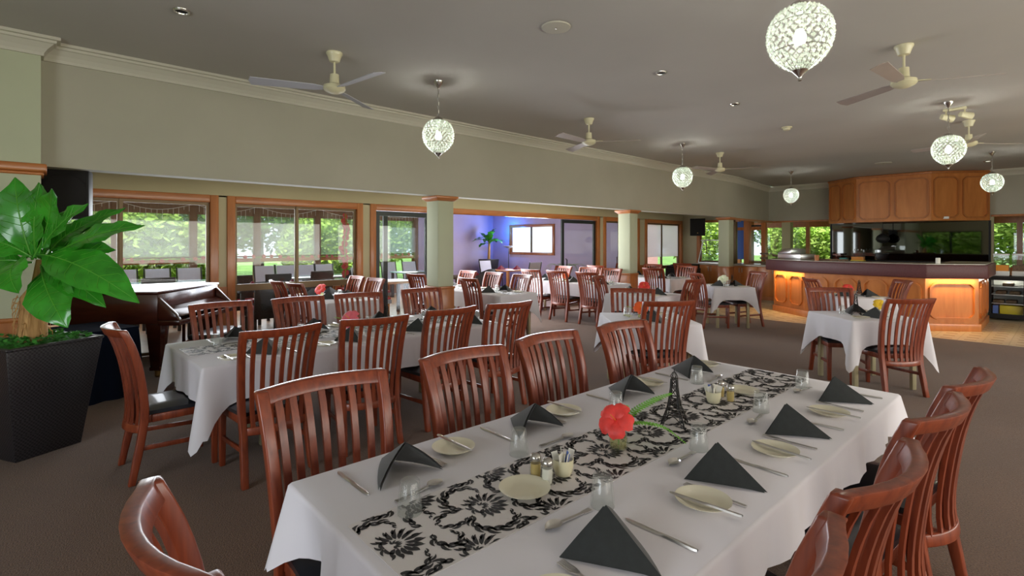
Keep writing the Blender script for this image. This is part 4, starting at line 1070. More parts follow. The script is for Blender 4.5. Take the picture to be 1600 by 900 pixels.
# ------------------------------------------------------------------ tableware prototypes
def proto_napkin():
    A = Vector((.035, 0, .115)); F_ = Vector((-.135, 0, .004)); BL = Vector((.085, -.125, .004)); BR = Vector((.085, .125, .004))
    mb = MB()
    def face(B, th):
        n = 6; g = []
        nrm = (A - F_).cross(B - F_).normalized()
        if nrm.z < 0: nrm = -nrm
        vs = []; idx = {}
        for i in range(n + 1):
            for j in range(n + 1 - i):
                a, b2 = i / n, j / n; c = 1 - a - b2
                p = A * a + B * b2 + F_ * c + nrm * (.010 * 4 * b2 * c + .008 * 4 * a * b2)
                p.z = max(p.z, .003); idx[(i, j)] = len(vs); vs.append(p)
        fs = []
        for i in range(n):
            for j in range(n - i):
                fs.append((idx[(i, j)], idx[(i + 1, j)], idx[(i, j + 1)]))
                if i + j < n - 1: fs.append((idx[(i + 1, j)], idx[(i + 1, j + 1)], idx[(i, j + 1)]))
        return vs, fs
    for B in (BL, BR):
        vs, fs = face(B, 0); mb.add(vs, fs)
        vs2 = [v + Vector((.006, 0, 0)) - Vector((0, .004 * (1 if v.y > 0 else -1), .004)) for v in vs]
        for v in vs2: v.z = max(v.z, .001)
        mb.add(vs2, fs)
    o = mb.build('folded_napkin', 'napkin', None, smooth=R(50)); return o
def proto_knife(name):
    mb = MB(); L_ = .22
    out = [(0, .004), (.01, .0075), (.09, .006), (.105, .0055), (.115, .008), (.19, .009), (.212, .006), (.22, .001)]
    for sgn in (1,):
        top = [(x, w_, .006 if x < .11 else .0035) for x, w_ in out]
    vs = [(x, -w_, .001) for x, w_ in out] + [(x, w_, .001) for x, w_ in out] + [(x, -w_ * .6, h) for (x, w_, h) in top] + [(x, w_ * .6, h) for (x, w_, h) in top]
    n = len(out); fs = []
    for i in range(n - 1):
        fs += [(i, i + 1, 2 * n + i + 1, 2 * n + i), (2 * n + i, 2 * n + i + 1, 3 * n + i + 1, 3 * n + i), (3 * n + i, 3 * n + i + 1, n + i + 1, n + i), (n + i, n + i + 1, i + 1, i)]
    mb.add(vs, fs); return mb.build(name, 'steel', None, smooth=R(60))
def proto_fork():
    mb = MB(); mb.bar((0, 0, .003), (.10, 0, .003), .012, .004).bar((.10, 0, .003), (.135, 0, .006), .008, .004)
    mb.hexa([(.135, -.005, .004), (.155, -.012, .003), (.155, .012, .003), (.135, .005, .004), (.135, -.005, .008), (.155, -.012, .006), (.155, .012, .006), (.135, .005, .008)])
    for k in range(4):
        y = -.0105 + .007 * k; mb.bar((.153, y, .0045), (.20, y * .95, .006), .0032, .003)
    return mb.build('dinner_fork', 'steel', None, smooth=R(50))
def proto_spoon():
    mb = MB(); mb.hexa([(0, -.009, .001), (.03, -.008, .001), (.03, .008, .001), (0, .009, .001), (0, -.009, .005), (.03, -.008, .005), (.03, .008, .005), (0, .009, .005)])
    mb.bar((.03, 0, .003), (.125, 0, .007), .009, .004)
    vs = []; fs = []
    for i in range(7):
        t = i / 6; r = [.004, .016, .021, .0215, .019, .012, .002][i]; x = .122 + .063 * t
        for k in range(5):
            u = -1 + k / 2; vs.append((x, u * r, .004 + .008 * u * u + .002 * (1 - t)))
    for i in range(6):
        for k in range(4): fs.append((i * 5 + k, (i + 1) * 5 + k, (i + 1) * 5 + k + 1, i * 5 + k + 1))
    mb.add(vs, fs); return mb.build('dessert_spoon', 'steel', None, smooth=R(60))
def proto_plate():
    return MB().lathe([(0, .004), (.045, .004), (.052, .003), (.052, 0), (.056, .002), (.070, .012), (.083, .016), (.084, .0185), (.070, .0155), (.055, .007), (.03, .0065), (0, .0065)], 36).build('bread_plate', 'plate', None, smooth=R(50))
def proto_glass():
    return MB().lathe([(.036, 0), (.0375, .001), (.029, .094), (.026, .098), (0, .098), (0, .088), (.0235, .086), (.0265, .08), (.034, .001), (.036, 0)], 24).build('water_tumbler', 'tumbler', None, smooth=R(40))
PR = {'napkin': proto_napkin(), 'knife': proto_knife('dinner_knife'), 'bknife': proto_knife('butter_knife'), 'fork': proto_fork(), 'spoon': proto_spoon(), 'plate': proto_plate(), 'glass': proto_glass()}
CATS = {'napkin': 'napkin', 'knife': 'knife', 'bknife': 'knife', 'fork': 'fork', 'spoon': 'spoon', 'plate': 'plate', 'glass': 'glass'}
GRP = {'napkin': 'dark folded napkins', 'knife': 'dinner knives', 'bknife': 'butter knives on bread plates', 'fork': 'dinner forks', 'spoon': 'dessert spoons', 'plate': 'cream bread plates', 'glass': 'upturned tumblers'}
TXT = {'napkin': 'charcoal tent-folded napkin', 'knife': 'steel dinner knife', 'bknife': 'steel butter knife', 'fork': 'steel dinner fork', 'spoon': 'steel dessert spoon', 'plate': 'cream bread plate', 'glass': 'upturned clear tumbler'}
pu = set()
def put(kind, x, y, z, rz, where_, rx=0, ry=0):
    if kind in pu: o = PR[kind].copy(); COL.objects.link(o)
    else: o = PR[kind]; pu.add(kind)
    o.location = (x, y, z); o.rotation_euler = (rx, ry, rz)
    tag(o, TXT[kind] + ', ' + where_, CATS[kind], GRP[kind])
    return o
CT = TZ + .0008
def setting(ex, ey, inward, where_, glass=None, full=True, napv=0.0, rnd=None, platev=-.25, nap=True):
    """place setting: (ex,ey) point on the table edge in front of the sitter; inward: degrees"""
    a = R(inward); u = Vector((math.cos(a), math.sin(a))); v = Vector((math.sin(a), -math.cos(a)))   # v: sitter's right hand
    rnd = rnd or random.Random(int((ex * 13 + ey * 7) * 100)); j = lambda s_: rnd.uniform(-s_, s_)
    def at(uu, vv): p = Vector((ex, ey)) + u * uu + v * vv; return p.x, p.y
    if nap: put('napkin', *at(.175, napv), CT, a + j(.15) - math.pi * 0, where_)
    if full:
        put('knife', *at(.04, .165), CT, a + j(.04), where_)
        put('fork', *at(.05, -.145), CT, a + j(.05), where_)
        px, py = at(.36, .12); put('spoon', px, py, CT, a + math.pi / 2 + j(.12), where_)
    px, py = at(.15, platev); put('plate', px, py, CT, j(1), where_)
    px, py = at(.02, platev - .02 + j(.01)); put('bknife', px, py, CT + .0168, a + j(.12), where_)
    if glass: put('glass', glass[0], glass[1], CT + (.0026 if glass[2:] else 0), j(3), where_)
    elif full or glass is None: gx, gy = at(.33 if full else .25, .17); put('glass', gx, gy, CT, j(3), where_)
LGL = [(-1.33, .80, 1), (-1.42, 1.33), (-1.46, 2.0), (-1.45, 2.76)]
for i, y in enumerate((.92, 1.56, 2.28, 2.94)):
    setting(-1.772, y, 0, 'window side of foreground table, ' + ORD[i] + ' setting', LGL[i])
RGL = [(-.97, 1.26), (-.98, 1.88), (-1.0, 2.52), (-1.01, 3.11)]
for i, (y, pv) in enumerate(((1.09, -.25), (1.72, -.22), (2.36, -.29), (3.02, -.30))):
    setting(-.618, y, 180, 'right side of foreground table, ' + ORD[i] + ' setting', RGL[i], platev=pv)
RZ = CT + .0026
put('plate', -1.19, 1.14, RZ, .3, 'on the runner nearest the camera'); put('plate', -1.19, 2.76, RZ, .8, 'on the runner near the far end of the foreground table')
c2, s2 = math.cos(T2[4]), math.sin(T2[4])
def t2w(lx, ly): return T2[0] + lx * c2 - ly * s2, T2[1] + lx * s2 + ly * c2
for i, ly in enumerate((-.87, -.2, .46, 1.1)):
    ex, ey = t2w(.548, ly); setting(ex, ey, 182, 'near side of second long table, ' + ['first', 'second', 'third', 'last'][i] + ' setting from the plant')
    ex, ey = t2w(-.548, ly - .02); setting(ex, ey, 2, 'window side of second long table, ' + ['first', 'second', 'third', 'last'][i] + ' setting from the piano')
def side_settings(cx, y_edge, xs, inward, where_):
    for i, x in enumerate(xs): setting(x, y_edge, inward, where_ + [', left', ', middle', ', right'][i] + ' setting', full=False)
side_settings(-7.43, 2.765, (-7.76, -7.15), 90, 'near side of window table')
side_settings(-7.43, 3.495, (-7.86, -7.22), 270, 'far side of window table')
side_settings(-6.95, 5.075, (-7.75, -6.36), 90, 'near side of table behind first pillar')
side_settings(-6.95, 5.845, (-7.9, -7.2, -6.35), 270, 'far side of table behind first pillar')
side_settings(-7.05, 7.735, (-7.55, -6.86, -6.12), 90, 'near side of doorway table')
side_settings(-7.05, 8.525, (-8.0, -7.27, -6.5), 270, 'far side of doorway table')
side_settings(-7.0, 10.06, (-7.7, -6.25), 90, 'near side of table behind second pillar')
side_settings(-7.0, 11.0, (-7.95, -7.2, -6.3), 270, 'far side of table behind second pillar')
def small(cx, cy, face_deg, r_, where_, names):
    for k, d in enumerate(face_deg):
        a = R(d); setting(cx - math.cos(a) * r_, cy - math.sin(a) * r_, d, where_ + ', ' + names[k], full=False, platev=-.2)
small(-3.07, 4.76, (142, 322), .42, 'small table with orange flower', ('camera side', 'far side'))
small(-4.56, 6.98, (8, 183), .45, 'small table with red flower', ('left side', 'right side'))
small(-4.33, 9.38, (45, 225), .35, 'small table in front of servery', ('left side', 'right side'))
small(-1.55, 6.71, (139, 319), .37, 'nearer small table in front of bar', ('camera side', 'far side'))
small(-2.18, 9.02, (36, 216), .35, 'small table closest to bar', ('left side', 'right side'))
# ------------------------------------------------------------------ centrepieces
def shaker(x, y, z, fill, label):
    e = empty('shaker', (x, y, z)); tag(e, label, 'shaker', 'salt and pepper shakers')
    MB().lathe([(0, .003), (.0155, .003), (.0175, .03), (.017, .052), (0, .052)], 14).build('contents', fill, e, smooth=R(50))
    MB().lathe([(.018, 0), (.0205, .004), (.0205, .05), (.017, .062), (.0165, .066)], 16).build('glass_body', 'tumbler', e, smooth=R(50))
    MB().lathe([(.0185, .062), (.019, .064), (.019, .074), (.014, .083), (0, .086)], 16).build('lid', 'chrome', e, smooth=R(50))
shaker(-1.235, 1.235, RZ, 'pepper', 'pepper shaker on the near half of the foreground table runner')
shaker(-1.18, 1.235, RZ, 'salt', 'salt shaker on the near half of the foreground table runner')
shaker(-1.235, 2.60, RZ, 'pepper', 'pepper shaker on the far half of the foreground table runner, left')
shaker(-1.165, 2.56, RZ, 'pepper', 'pepper shaker on the far half of the foreground table runner, right')
def sugar(x, y, z, label):
    e = empty('sugar_bowl', (x, y, z)); tag(e, label, 'bowl', 'sugar sachet bowls')
    MB().lathe([(0, 0), (.026, 0), (.030, .006), (.036, .03), (.037, .056), (.0345, .056), (.033, .03), (.026, .008), (0, .008)], 22).build('bowl', 'cream_cup', e, smooth=R(50))
    rnd = random.Random(int(y * 100))
    for k in range(7):
        a = rnd.uniform(0, 6.28); r_ = rnd.uniform(.004, .018); px, py = r_ * math.cos(a), r_ * math.sin(a); t = rnd.uniform(-.4, .4)
        mb = MB(); mb.bar((px, py, .012), (px + .02 * math.cos(a), py + .02 * math.sin(a), .085), .022, .0025, up=(math.cos(a + 1 + t), math.sin(a + 1 + t), 0))
        mb.build('sachet', 'sachet_blue' if k == 3 else 'sachet', e)
sugar(-1.19, 1.325, RZ, 'cream bowl of sugar sachets on the near half of the foreground table')
sugar(-1.215, 2.48, RZ, 'cream bowl of sugar sachets on the far half of the foreground table')
def petal(mb, c, a, ln, wd, lift, n=6, tw=0.0, ax=None):
    """petal from centre c, heading a (azimuth), opening angle lift"""
    vs = []; fs = []
    for i in range(n + 1):
        t = i / n; r = ln * t; w_ = wd * (math.sin(math.pi * min(1, t * .62 + .08)) ** 1.0) * (1 if t < .95 else .75)
        el = lift - .55 * t * t
        for k in range(5):
            u = -1 + k / 2
            rr = r * math.cos(el) ; zz = r * math.sin(el) - .18 * w_ * u * u + .004 * math.sin(t * 9 + u * 4)
            x = rr * math.cos(a) - u * w_ * math.sin(a); y = rr * math.sin(a) + u * w_ * math.cos(a)
            p = Vector((x, y, zz))
            if ax: p = ax @ p
            vs.append(Vector(c) + p)
    for i in range(n):
        for k in range(4): fs.append((i * 5 + k, (i + 1) * 5 + k, (i + 1) * 5 + k + 1, i * 5 + k + 1))
    mb.add(vs, fs)
def frond(parent, pts, wd, cnt=26):
    """fern frond: rib along pts with paired leaflets"""
    P_ = [Vector(p) for p in pts]; mb = MB(); rib = []
    def at(t):
        n = len(P_) - 1; q = t * n; i = min(int(q), n - 1); f_ = q - i
        p0 = P_[max(i - 1, 0)]; p1 = P_[i]; p2 = P_[i + 1]; p3 = P_[min(i + 2, n)]
        return .5 * ((2 * p1) + (p2 - p0) * f_ + (2 * p0 - 5 * p1 + 4 * p2 - p3) * f_ ** 2 + (3 * p1 - p0 - 3 * p2 + p3) * f_ ** 3)
    for i in range(cnt + 1): rib.append(at(i / cnt))
    mb.tube(rib, [.0016 * (1 - .7 * i / cnt) for i in range(cnt + 1)], 5)
    for i in range(2, cnt):
        t = i / cnt; d = (rib[i] - rib[i - 1]).normalized(); side = d.cross(Vector((0, 0, 1))).normalized()
        ln = wd * (math.sin(math.pi * min(1, t * .8 + .16)) ** .8)
        for s_ in (-1, 1):
            b2 = rib[i]; e_ = b2 + side * s_ * ln + d * ln * .35 - Vector((0, 0, ln * .18)); m_ = (b2 + e_) / 2
            q = d * .0052
            mb.add([b2 - q * .6, m_ - q + Vector((0, 0, .002)), e_, m_ + q + Vector((0, 0, .002)), b2 + q * .6], [(0, 1, 2, 3, 4)])
    return mb.build('fern_frond', 'fern', parent)
def vase_flower(x, y, z, label, petal_mat, stamen_mat, tilt_az, size=.055, fronds=True, vase=True):
    e = empty('flower_vase', (x, y, z)); tag(e, label, 'vase', 'flower vases on tables')
    MB().lathe([(0, .0), (.034, 0), (.036, .006), (.036, .04), (.033, .058), (.029, .07), (.031, .082), (.029, .082), (.027, .07), (.031, .056), (.034, .04), (.033, .006), (0, .005)], 22).build('glass_jar', 'tumbler', e, smooth=R(50))
    MB().lathe([(0, .006), (.032, .006), (.033, .04), (.031, .05), (0, .05)], 20).build('water', 'vase_water', e, smooth=R(50))
    MB().tube([(0, 0, .01), (.004, .0, .06), (.02 * math.cos(tilt_az), .02 * math.sin(tilt_az), .105)], .003, 6).build('stem', 'fern', e)
    c = Vector((.03 * math.cos(tilt_az), .03 * math.sin(tilt_az), .115))
    ax = Matrix.Rotation(R(55), 3, Vector((-math.sin(tilt_az), math.cos(tilt_az), 0)))
    fl = empty('bloom'); fl.parent = e
    for k in range(5):
        mb = MB(); petal(mb, c, R(72 * k + 15), size * 1.3, size * .62, R(28), ax=ax); mb.build('petal', petal_mat, fl, smooth=R(60))
    tip = c + ax @ Vector((0, 0, size * 1.25))
    MB().tube([c, (c + tip) / 2, tip], [.0028, .0022, .0018], 6).build('stamen', stamen_mat, fl)
    return e, c
ev, c = vase_flower(-1.20, 1.66, RZ, 'small glass jar with a red hibiscus and fern on the foreground table', 'hibiscus', 'stamen', R(-75), .054)
frond(ev, [(.0, .01, .07), (.02, .07, .13), (.06, .15, .17), (.09, .24, .185)], .032)
frond(ev, [(.0, .01, .07), (.05, .05, .10), (.13, .11, .09), (.20, .16, .03)], .026)
frond(ev, [(0, .01, .07), (-.03, .06, .12), (-.05, .11, .13), (-.07, .15, .10)], .024, 18)
e2, c = vase_flower(-4.42, 2.05, RZ, 'small jar with a pink hibiscus on the second long table', 'hibiscus_pink', 'flower_yellow', R(-60), .07)
frond(e2, [(0, 0, .07), (-.03, .03, .13), (-.04, .05, .18)], .02, 14); frond(e2, [(0, 0, .07), (-.08, -.06, .11), (-.14, -.1, .12)], .02, 14)
e3, c = vase_flower(-3.12, 4.72, CT, 'jar with an orange gerbera on the small table', 'flower_orange', 'flower_yellow', R(-60), .06); frond(e3, [(0, 0, .06), (.06, -.04, .08), (.12, -.09, .03)], .025, 16); frond(e3, [(0, 0, .06), (-.07, -.05, .1), (-.13, -.08, .12)], .02, 14)
e4, c = vase_flower(-4.6, 7.05, CT, 'jar with a bright red flower on the small table beyond the orange flower', 'hibiscus', 'flower_yellow', R(-60), .07); frond(e4, [(0, 0, .06), (.08, .06, .11), (.16, .13, .09)], .025, 16)
e5, c = vase_flower(-4.42, 9.42, CT, 'jar with white flowers on the small table in front of the servery', 'white_petal', 'fern', R(-90), .08); frond(e5, [(0, 0, .06), (.06, .04, .12), (.14, .10, .10)], .025, 16)
e6, c = vase_flower(-2.3, 9.0, CT, 'jar with a red flower on the small table closest to the bar', 'hibiscus', 'fern', R(-60), .06); frond(e6, [(0, 0, .06), (-.04, -.02, .14), (-.08, -.04, .22)], .025, 16)
e7, c = vase_flower(-1.47, 6.95, CT, 'jar with a yellow flower on the nearer small table in front of the bar', 'flower_yellow', 'flower_yellow', R(-60), .05)
e8, c = vase_flower(-7.6, 3.05, CT, 'jar with a red flower on the window table', 'hibiscus', 'flower_yellow', R(-60), .07)
e9, c = vase_flower(-7.2, 8.1, CT, 'jar with a red flower on the doorway table', 'flower_orange', 'flower_yellow', R(-60), .06)
# white flower heads lying on the small table by the orange gerbera
for k, (x, y) in enumerate(((-3.24, 4.63), (-3.19, 4.60))):
    mb = MB()
    for q in range(8): petal(mb, (0, 0, .012), R(45 * q), .04, .018, R(50))
    o = mb.build('white_rose', 'white_petal', None, smooth=R(60), loc=(x, y, CT)); tag(o, 'creamy white rose beside the orange gerbera, ' + ['left', 'right'][k], 'flower', 'loose white roses')
# wire lattice tower ornaments
def tower(x, y, z, h, label):
    e = empty('tower_ornament', (x, y, z), R(20)); tag(e, label, 'ornament', 'wire tower ornaments')
    k = h / .24; wr_ = .0022
    prof = [(.050, 0), (.036, .045), (.026, .075), (.019, .115), (.014, .16), (.0125, .195)]
    prof = [(r * k, zz * k) for r, zz in prof]
    for a, b2 in ((1, 1), (1, -1), (-1, -1), (-1, 1)):
        mb = MB()
        for d in (0, .22):
            mb.tube([((r - d * r) * a, r * b2, zz) for r, zz in prof], wr_, 5); mb.tube([(r * a, (r - d * r) * b2, zz) for r, zz in prof], wr_, 5)
        mb.build('corner_leg', 'wire_black', e)
    for i in (1, 2, 3, 4, 5):
        r, zz = prof[i]; MB().tube([(r, r, zz), (r, -r, zz), (-r, -r, zz), (-r, r, zz), (r, r, zz)], wr_ * 1.3, 5).build('hoop', 'wire_black', e)
    lat = MB()
    for i in range(len(prof) - 1):
        (r0, z0), (r1, z1) = prof[i], prof[i + 1]
        for q in range(4):
            def cn_(r, zz, m_): a = [(1, 1), (1, -1), (-1, -1), (-1, 1)][m_ % 4]; return (r * a[0], r * a[1], zz)
            if i > 0: lat.tube([cn_(r0, z0, q), cn_(r1, z1, q + 1)], wr_ * .8, 4); lat.tube([cn_(r0, z0, q + 1), cn_(r1, z1, q)], wr_ * .8, 4)
    for q in range(4):
        a = [(1, 1), (1, -1), (-1, -1), (-1, 1)][q]; b2 = [(1, 1), (1, -1), (-1, -1), (-1, 1)][(q + 1) % 4]; arc = []
        for s_ in range(7):
            t = s_ / 6; r = .046 * k - .012 * k * math.sin(math.pi * t); arc.append((r * (a[0] * (1 - t) + b2[0] * t), r * (a[1] * (1 - t) + b2[1] * t), .006 * k + .034 * k * math.sin(math.pi * t)))
        lat.tube(arc, wr_, 4)
    lat.build('lattice', 'wire_black', e)
    top = MB(); r, zz = prof[-1]
    for q in range(6):
        a = math.pi / 3 * q; c_, s_ = math.cos(a), math.sin(a)
        top.tube([(r * c_ * .9, r * s_ * .9, zz), (r * 1.2 * c_, r * 1.2 * s_, zz + .012 * k), (r * .6 * c_, r * .6 * s_, zz + .026 * k), (0, 0, zz + .032 * k)], wr_ * .8, 4)
    top.tube([(0, 0, zz + .03 * k), (0, 0, h)], wr_, 5)
    top.build('spire', 'wire_black', e)
tower(-1.19, 2.06, RZ, .245, 'black wire lattice tower ornament in the middle of the foreground table')
tower(-1.62, 6.66, CT, .25, 'black wire tower ornament on the nearer small table in front of the bar')
tower(-2.17, 9.1, CT, .25, 'black wire tower ornament on the small table closest to the bar')
tower(-4.27, 9.45, CT, .22, 'black wire tower ornament on the small table in front of the servery')
tower(-4.42, 2.40, RZ, .24, 'black wire tower ornament on the second long table')
tower(-6.6, 8.2, CT + .003, .22, 'black wire tower ornament on the doorway table')

# ------------------------------------------------------------------ potted plant
PX, PY_ = -5.27, -.08
pp = empty('potted_plant', (PX, PY_, 0), R(28)); tag(pp, 'large broad leaved plant in a tall dark woven planter at left', 'plant')
bt, tp, hh = .205, .30, .80
MB().hexa([(-bt, -bt, 0), (bt, -bt, 0), (bt, bt, 0), (-bt, bt, 0), (-tp, -tp, hh), (tp, -tp, hh), (tp, tp, hh), (-tp, tp, hh)]).build('planter', 'rattan', pp, .006)
rm = MB(); t0, t1 = tp - .035, tp + .006
rm.box(-t1, t1, -t1, -t0, hh, hh + .02).box(-t1, t1, t0, t1, hh, hh + .02).box(-t1, -t0, -t0, t0, hh, hh + .02).box(t0, t1, -t0, t0, hh, hh + .02); rm.build('planter_rim', 'rattan', pp, .004)
rnd = random.Random(3); ms = MB()
for i in range(900):
    x, y = rnd.uniform(-t0, t0), rnd.uniform(-t0, t0); z = hh + .0 + rnd.uniform(0, .06); l = rnd.uniform(.01, .024); a = rnd.uniform(0, 6.28)
    d1_ = Vector((math.cos(a), math.sin(a), rnd.uniform(-.3, .8))) * l; d2_ = Vector((-math.sin(a), math.cos(a), rnd.uniform(-.3, .6))) * l * .7
    p = Vector((x, y, z)); ms.add([p - d1_, p + d2_, p + d1_, p - d2_], [(0, 1, 2, 3)])
ms.box(-t0, t0, -t0, t0, hh - .02, hh + .012)
o = ms.build('ground_cover', 'moss', pp); o['kind'] = 'stuff'
inv = Matrix.Rotation(-R(28), 4, 'Z')
def toL(p): return inv @ (Vector(p) - Vector((PX, PY_, 0)))
tr = MB().tube([(0, 0, hh), (.005, 0, hh + .12), (-.005, .01, hh + .25), (.01, .0, hh + .33), (.03, .02, hh + .43), (.045, .03, hh + .62)], [.088, .083, .084, .078, .042, .03], 14)
o = tr.build('trunk', 'bark', pp, smooth=R(60))
fb = MB(); rnd = random.Random(5)
for i in range(60):
    a = rnd.uniform(0, 6.28); z = hh + rnd.uniform(.1, .36); r_ = .082
    p0 = Vector((r_ * math.cos(a), r_ * math.sin(a), z)); p1 = p0 + Vector((.03 * math.cos(a), .03 * math.sin(a), rnd.uniform(-.12, .05))); p2 = p1 + Vector((rnd.uniform(-.02, .02), rnd.uniform(-.02, .02), -rnd.uniform(.02, .1)))
    fb.tube([p0, p1, p2], [.004, .003, .001], 4)
o = fb.build('husk_fibre', 'bark', pp); o['kind'] = 'stuff'
def leaf(parent, B, T, wd, nrm, arch):
    B = Vector(B); T = Vector(T); d = (T - B); L_ = d.length; d.normalize(); nrm = Vector(nrm); nrm = (nrm - d * nrm.dot(d)).normalized(); sd_ = d.cross(nrm).normalized()
    n = 12; mb = MB(); vs = []; fs = []
    prof = [.06, .10, .30, .60, .82, .95, 1.0, .98, .90, .76, .55, .28, .02]
    for i in range(n + 1):
        t = i / n; c_ = B + d * L_ * t + nrm * arch * 4 * t * (1 - t)
        w_ = wd * prof[i]
        for k in range(7):
            u = -1 + k / 3
            lift = .22 * w_ * abs(u) + .012 * math.sin(t * 22 + 3 * abs(u)) * abs(u) * (1 if abs(u) < .99 else 1.3)
            vs.append(c_ + sd_ * u * w_ + nrm * (lift - .10 * w_ * u * u))
    for i in range(n):
        for k in range(6): fs.append((i * 7 + k, (i + 1) * 7 + k, (i + 1) * 7 + k + 1, i * 7 + k + 1))
    mb.add(vs, fs)
    o = mb.build('leaf', 'leaf', parent, smooth=R(80))
    rb = MB().tube([B + d * L_ * i / 10 + nrm * (arch * 4 * (i / 10) * (1 - i / 10) + .002) for i in range(11)], [.006 * (1 - i / 11) + .001 for i in range(11)], 5)
    for i in range(2, 10):
        for sg in (-1, 1):
            j = min(i + 1, n); q0 = vs[i * 7 + 3]; q1 = vs[j * 7 + (5 if sg > 0 else 1)]; q2 = vs[min(j + 1, n) * 7 + (6 if sg > 0 else 0)]
            rb.tube([q0 + nrm * .002, q1 + nrm * .002, q1.lerp(q2, .6) + nrm * .002], [.0022, .0016, .0008], 4, caps=False)
    rb.build('midrib', 'leaf_rib', o)
    return o
CAMF = Vector((-math.sin(R(47.65)), math.cos(R(47.65)), 0)); CAMR = Vector((math.cos(R(47.65)), math.sin(R(47.65)), 0))
CR = Vector((PX + .045, PY_ + .03, hh + .60))     # crown of the plant
# leaves: (sideways, away, up) offsets of the tip from the crown, start offset, half width, arch, face
LV = [((-0.125, -0.05, 0.634), (-0.04, 0, 0.02), 0.15, 0.05, (0.3, -1, 0.5)),
      ((0.236, -0.15, 0.538), (-0.02, -0.02, 0.03), 0.13, -0.04, (0.1, -1, 0.35)),
      ((0.474, -0.12, 0.434), (0.02, -0.02, 0.04), 0.12, 0.04, (-0.3, -1, 0.6)),
      ((0.833, -0.05, 0.279), (0.12, 0, 0.06), 0.1, 0.05, (0, -0.9, 0.8)),
      ((0.905, -0.2, -0.278), (0.03, -0.04, 0.06), 0.16, 0.12, (0.4, -0.75, 0.7)),
      ((0.438, -0.25, -0.447), (0.08, -0.06, -0.03), 0.15, 0.05, (0.25, -1, 0.25)),
      ((0.092, -0.25, -0.204), (-0.03, -0.05, 0.04), 0.16, 0.08, (-0.25, -1, 0.45)),
      ((-0.301, -0.1, 0.169), (-0.03, -0.02, 0.04), 0.12, 0.05, (-0.2, -0.8, 0.9)),
      ((0.501, 0.2, 0.424), (0.05, 0.05, 0.06), 0.08, 0.05, (0, -0.9, 0.6)),
      ((-0.435, 0.15, 0.545), (-0.03, 0.05, 0.03), 0.15, 0.05, (0.2, -0.9, 0.4)),
      ((0.542, 0.05, 0.097), (0.05, 0.03, 0.03), 0.1, 0.04, (0, -0.8, 0.7)),
      ((-0.477, 0, -0.071), (-0.04, 0.0, 0), 0.12, 0.08, (-0.2, -0.8, 0.6)),
      ((-0.275, 0.3, 0.638), (0, 0.05, 0.04), 0.13, 0.04, (0, -0.9, 0.3)),
      ((0.15, 0.35, 0.15), (0.02, 0.05, 0.02), 0.11, 0.06, (0, -0.3, 1)),
      ((-0.25, 0.35, 0.12), (-0.02, 0.05, 0.02), 0.11, 0.06, (0, -0.3, 1)),
      ((0.604, -0.12, -0.32), (0.04, -0.02, -0.02), 0.11, 0.08, (0.3, -0.7, 0.7)),
      ((0.06, -0.05, 0.582), (-0.01, 0.0, 0.03), 0.08, 0.03, (0, -1, 0.3)),
      ((0.3, 0.28, -0.15), (0.02, 0.03, 0), 0.11, 0.08, (0.2, 0.3, 1)),
      ((-0.23, -0.03, 0.384), (-0.03, 0.02, 0.03), 0.12, 0.04, (0.1, -0.9, 0.6)),
      ((0.355, 0.1, 0.318), (0.04, 0.03, 0.04), 0.1, 0.05, (0, -0.9, 0.6))]
def w3(o_): return CR + CAMR * o_[0] + CAMF * o_[1] + Vector((0, 0, o_[2]))
R3 = inv.to_3x3()
for tip_, st_, wd, arch, nn in LV:
    nw = CAMR * nn[0] + CAMF * nn[1] + Vector((0, 0, nn[2]))
    leaf(pp, toL(w3(st_)), toL(w3(tip_)), wd, R3 @ nw, arch)

# ------------------------------------------------------------------ piano, stool, draped box
pa = math.atan2(.62, -.785)
pi_ = empty('grand_piano', (-7.02, .93, 0), pa); tag(pi_, 'dark mahogany grand piano in front of the window', 'piano')
# local x: along the keyboard away from camera, local y: towards the tail (rotated)
W_, Lp = 1.36, 1.50
body = [(0, 0), (W_, 0), (W_, .45), (W_ - .10, .70), (W_ - .38, .98), (W_ - .55, 1.22), (W_ - .70, 1.42), (W_ - .92, Lp), (.18, Lp), (.03, Lp - .15), (0, Lp - .35)]
MB().prism(body, .62, .96).build('case', 'piano_wood', pi_, .008)
lidp = [(-.02, -.01), (W_ + .02, -.01), (W_ + .02, .46), (W_ - .08, .72), (W_ - .36, 1.0), (W_ - .53, 1.24), (W_ - .68, 1.45), (W_ - .92, Lp + .02), (.17, Lp + .02), (.01, Lp - .14), (-.02, Lp - .34)]
MB().prism(lidp, .965, .99).build('lid', 'piano_wood', pi_, .006)
MB().box(.0, W_, -.002, .0, .0, .001).build('hinge', 'brass', pi_).location = (0, .38, .9905)
MB().box(0, W_, -.24, 0, .60, .66).build('key_bed', 'piano_wood', pi_, .006)
for x0, x1 in ((0, .06), (W_ - .06, W_)):
    MB().hexa([(x0, -.24, .66), (x1, -.24, .66), (x1, 0, .66), (x0, 0, .66), (x0, -.20, .73), (x1, -.20, .73), (x1, 0, .93), (x0, 0, .93)]).build('cheek', 'piano_wood', pi_, .012)
MB().hexa([(.06, -.23, .70), (W_ - .06, -.23, .70), (W_ - .06, -.02, .70), (.06, -.02, .70), (.06, -.23, .715), (W_ - .06, -.23, .715), (W_ - .06, -.02, .80), (.06, -.02, .80)]).build('fallboard', 'piano_wood', pi_, .008)
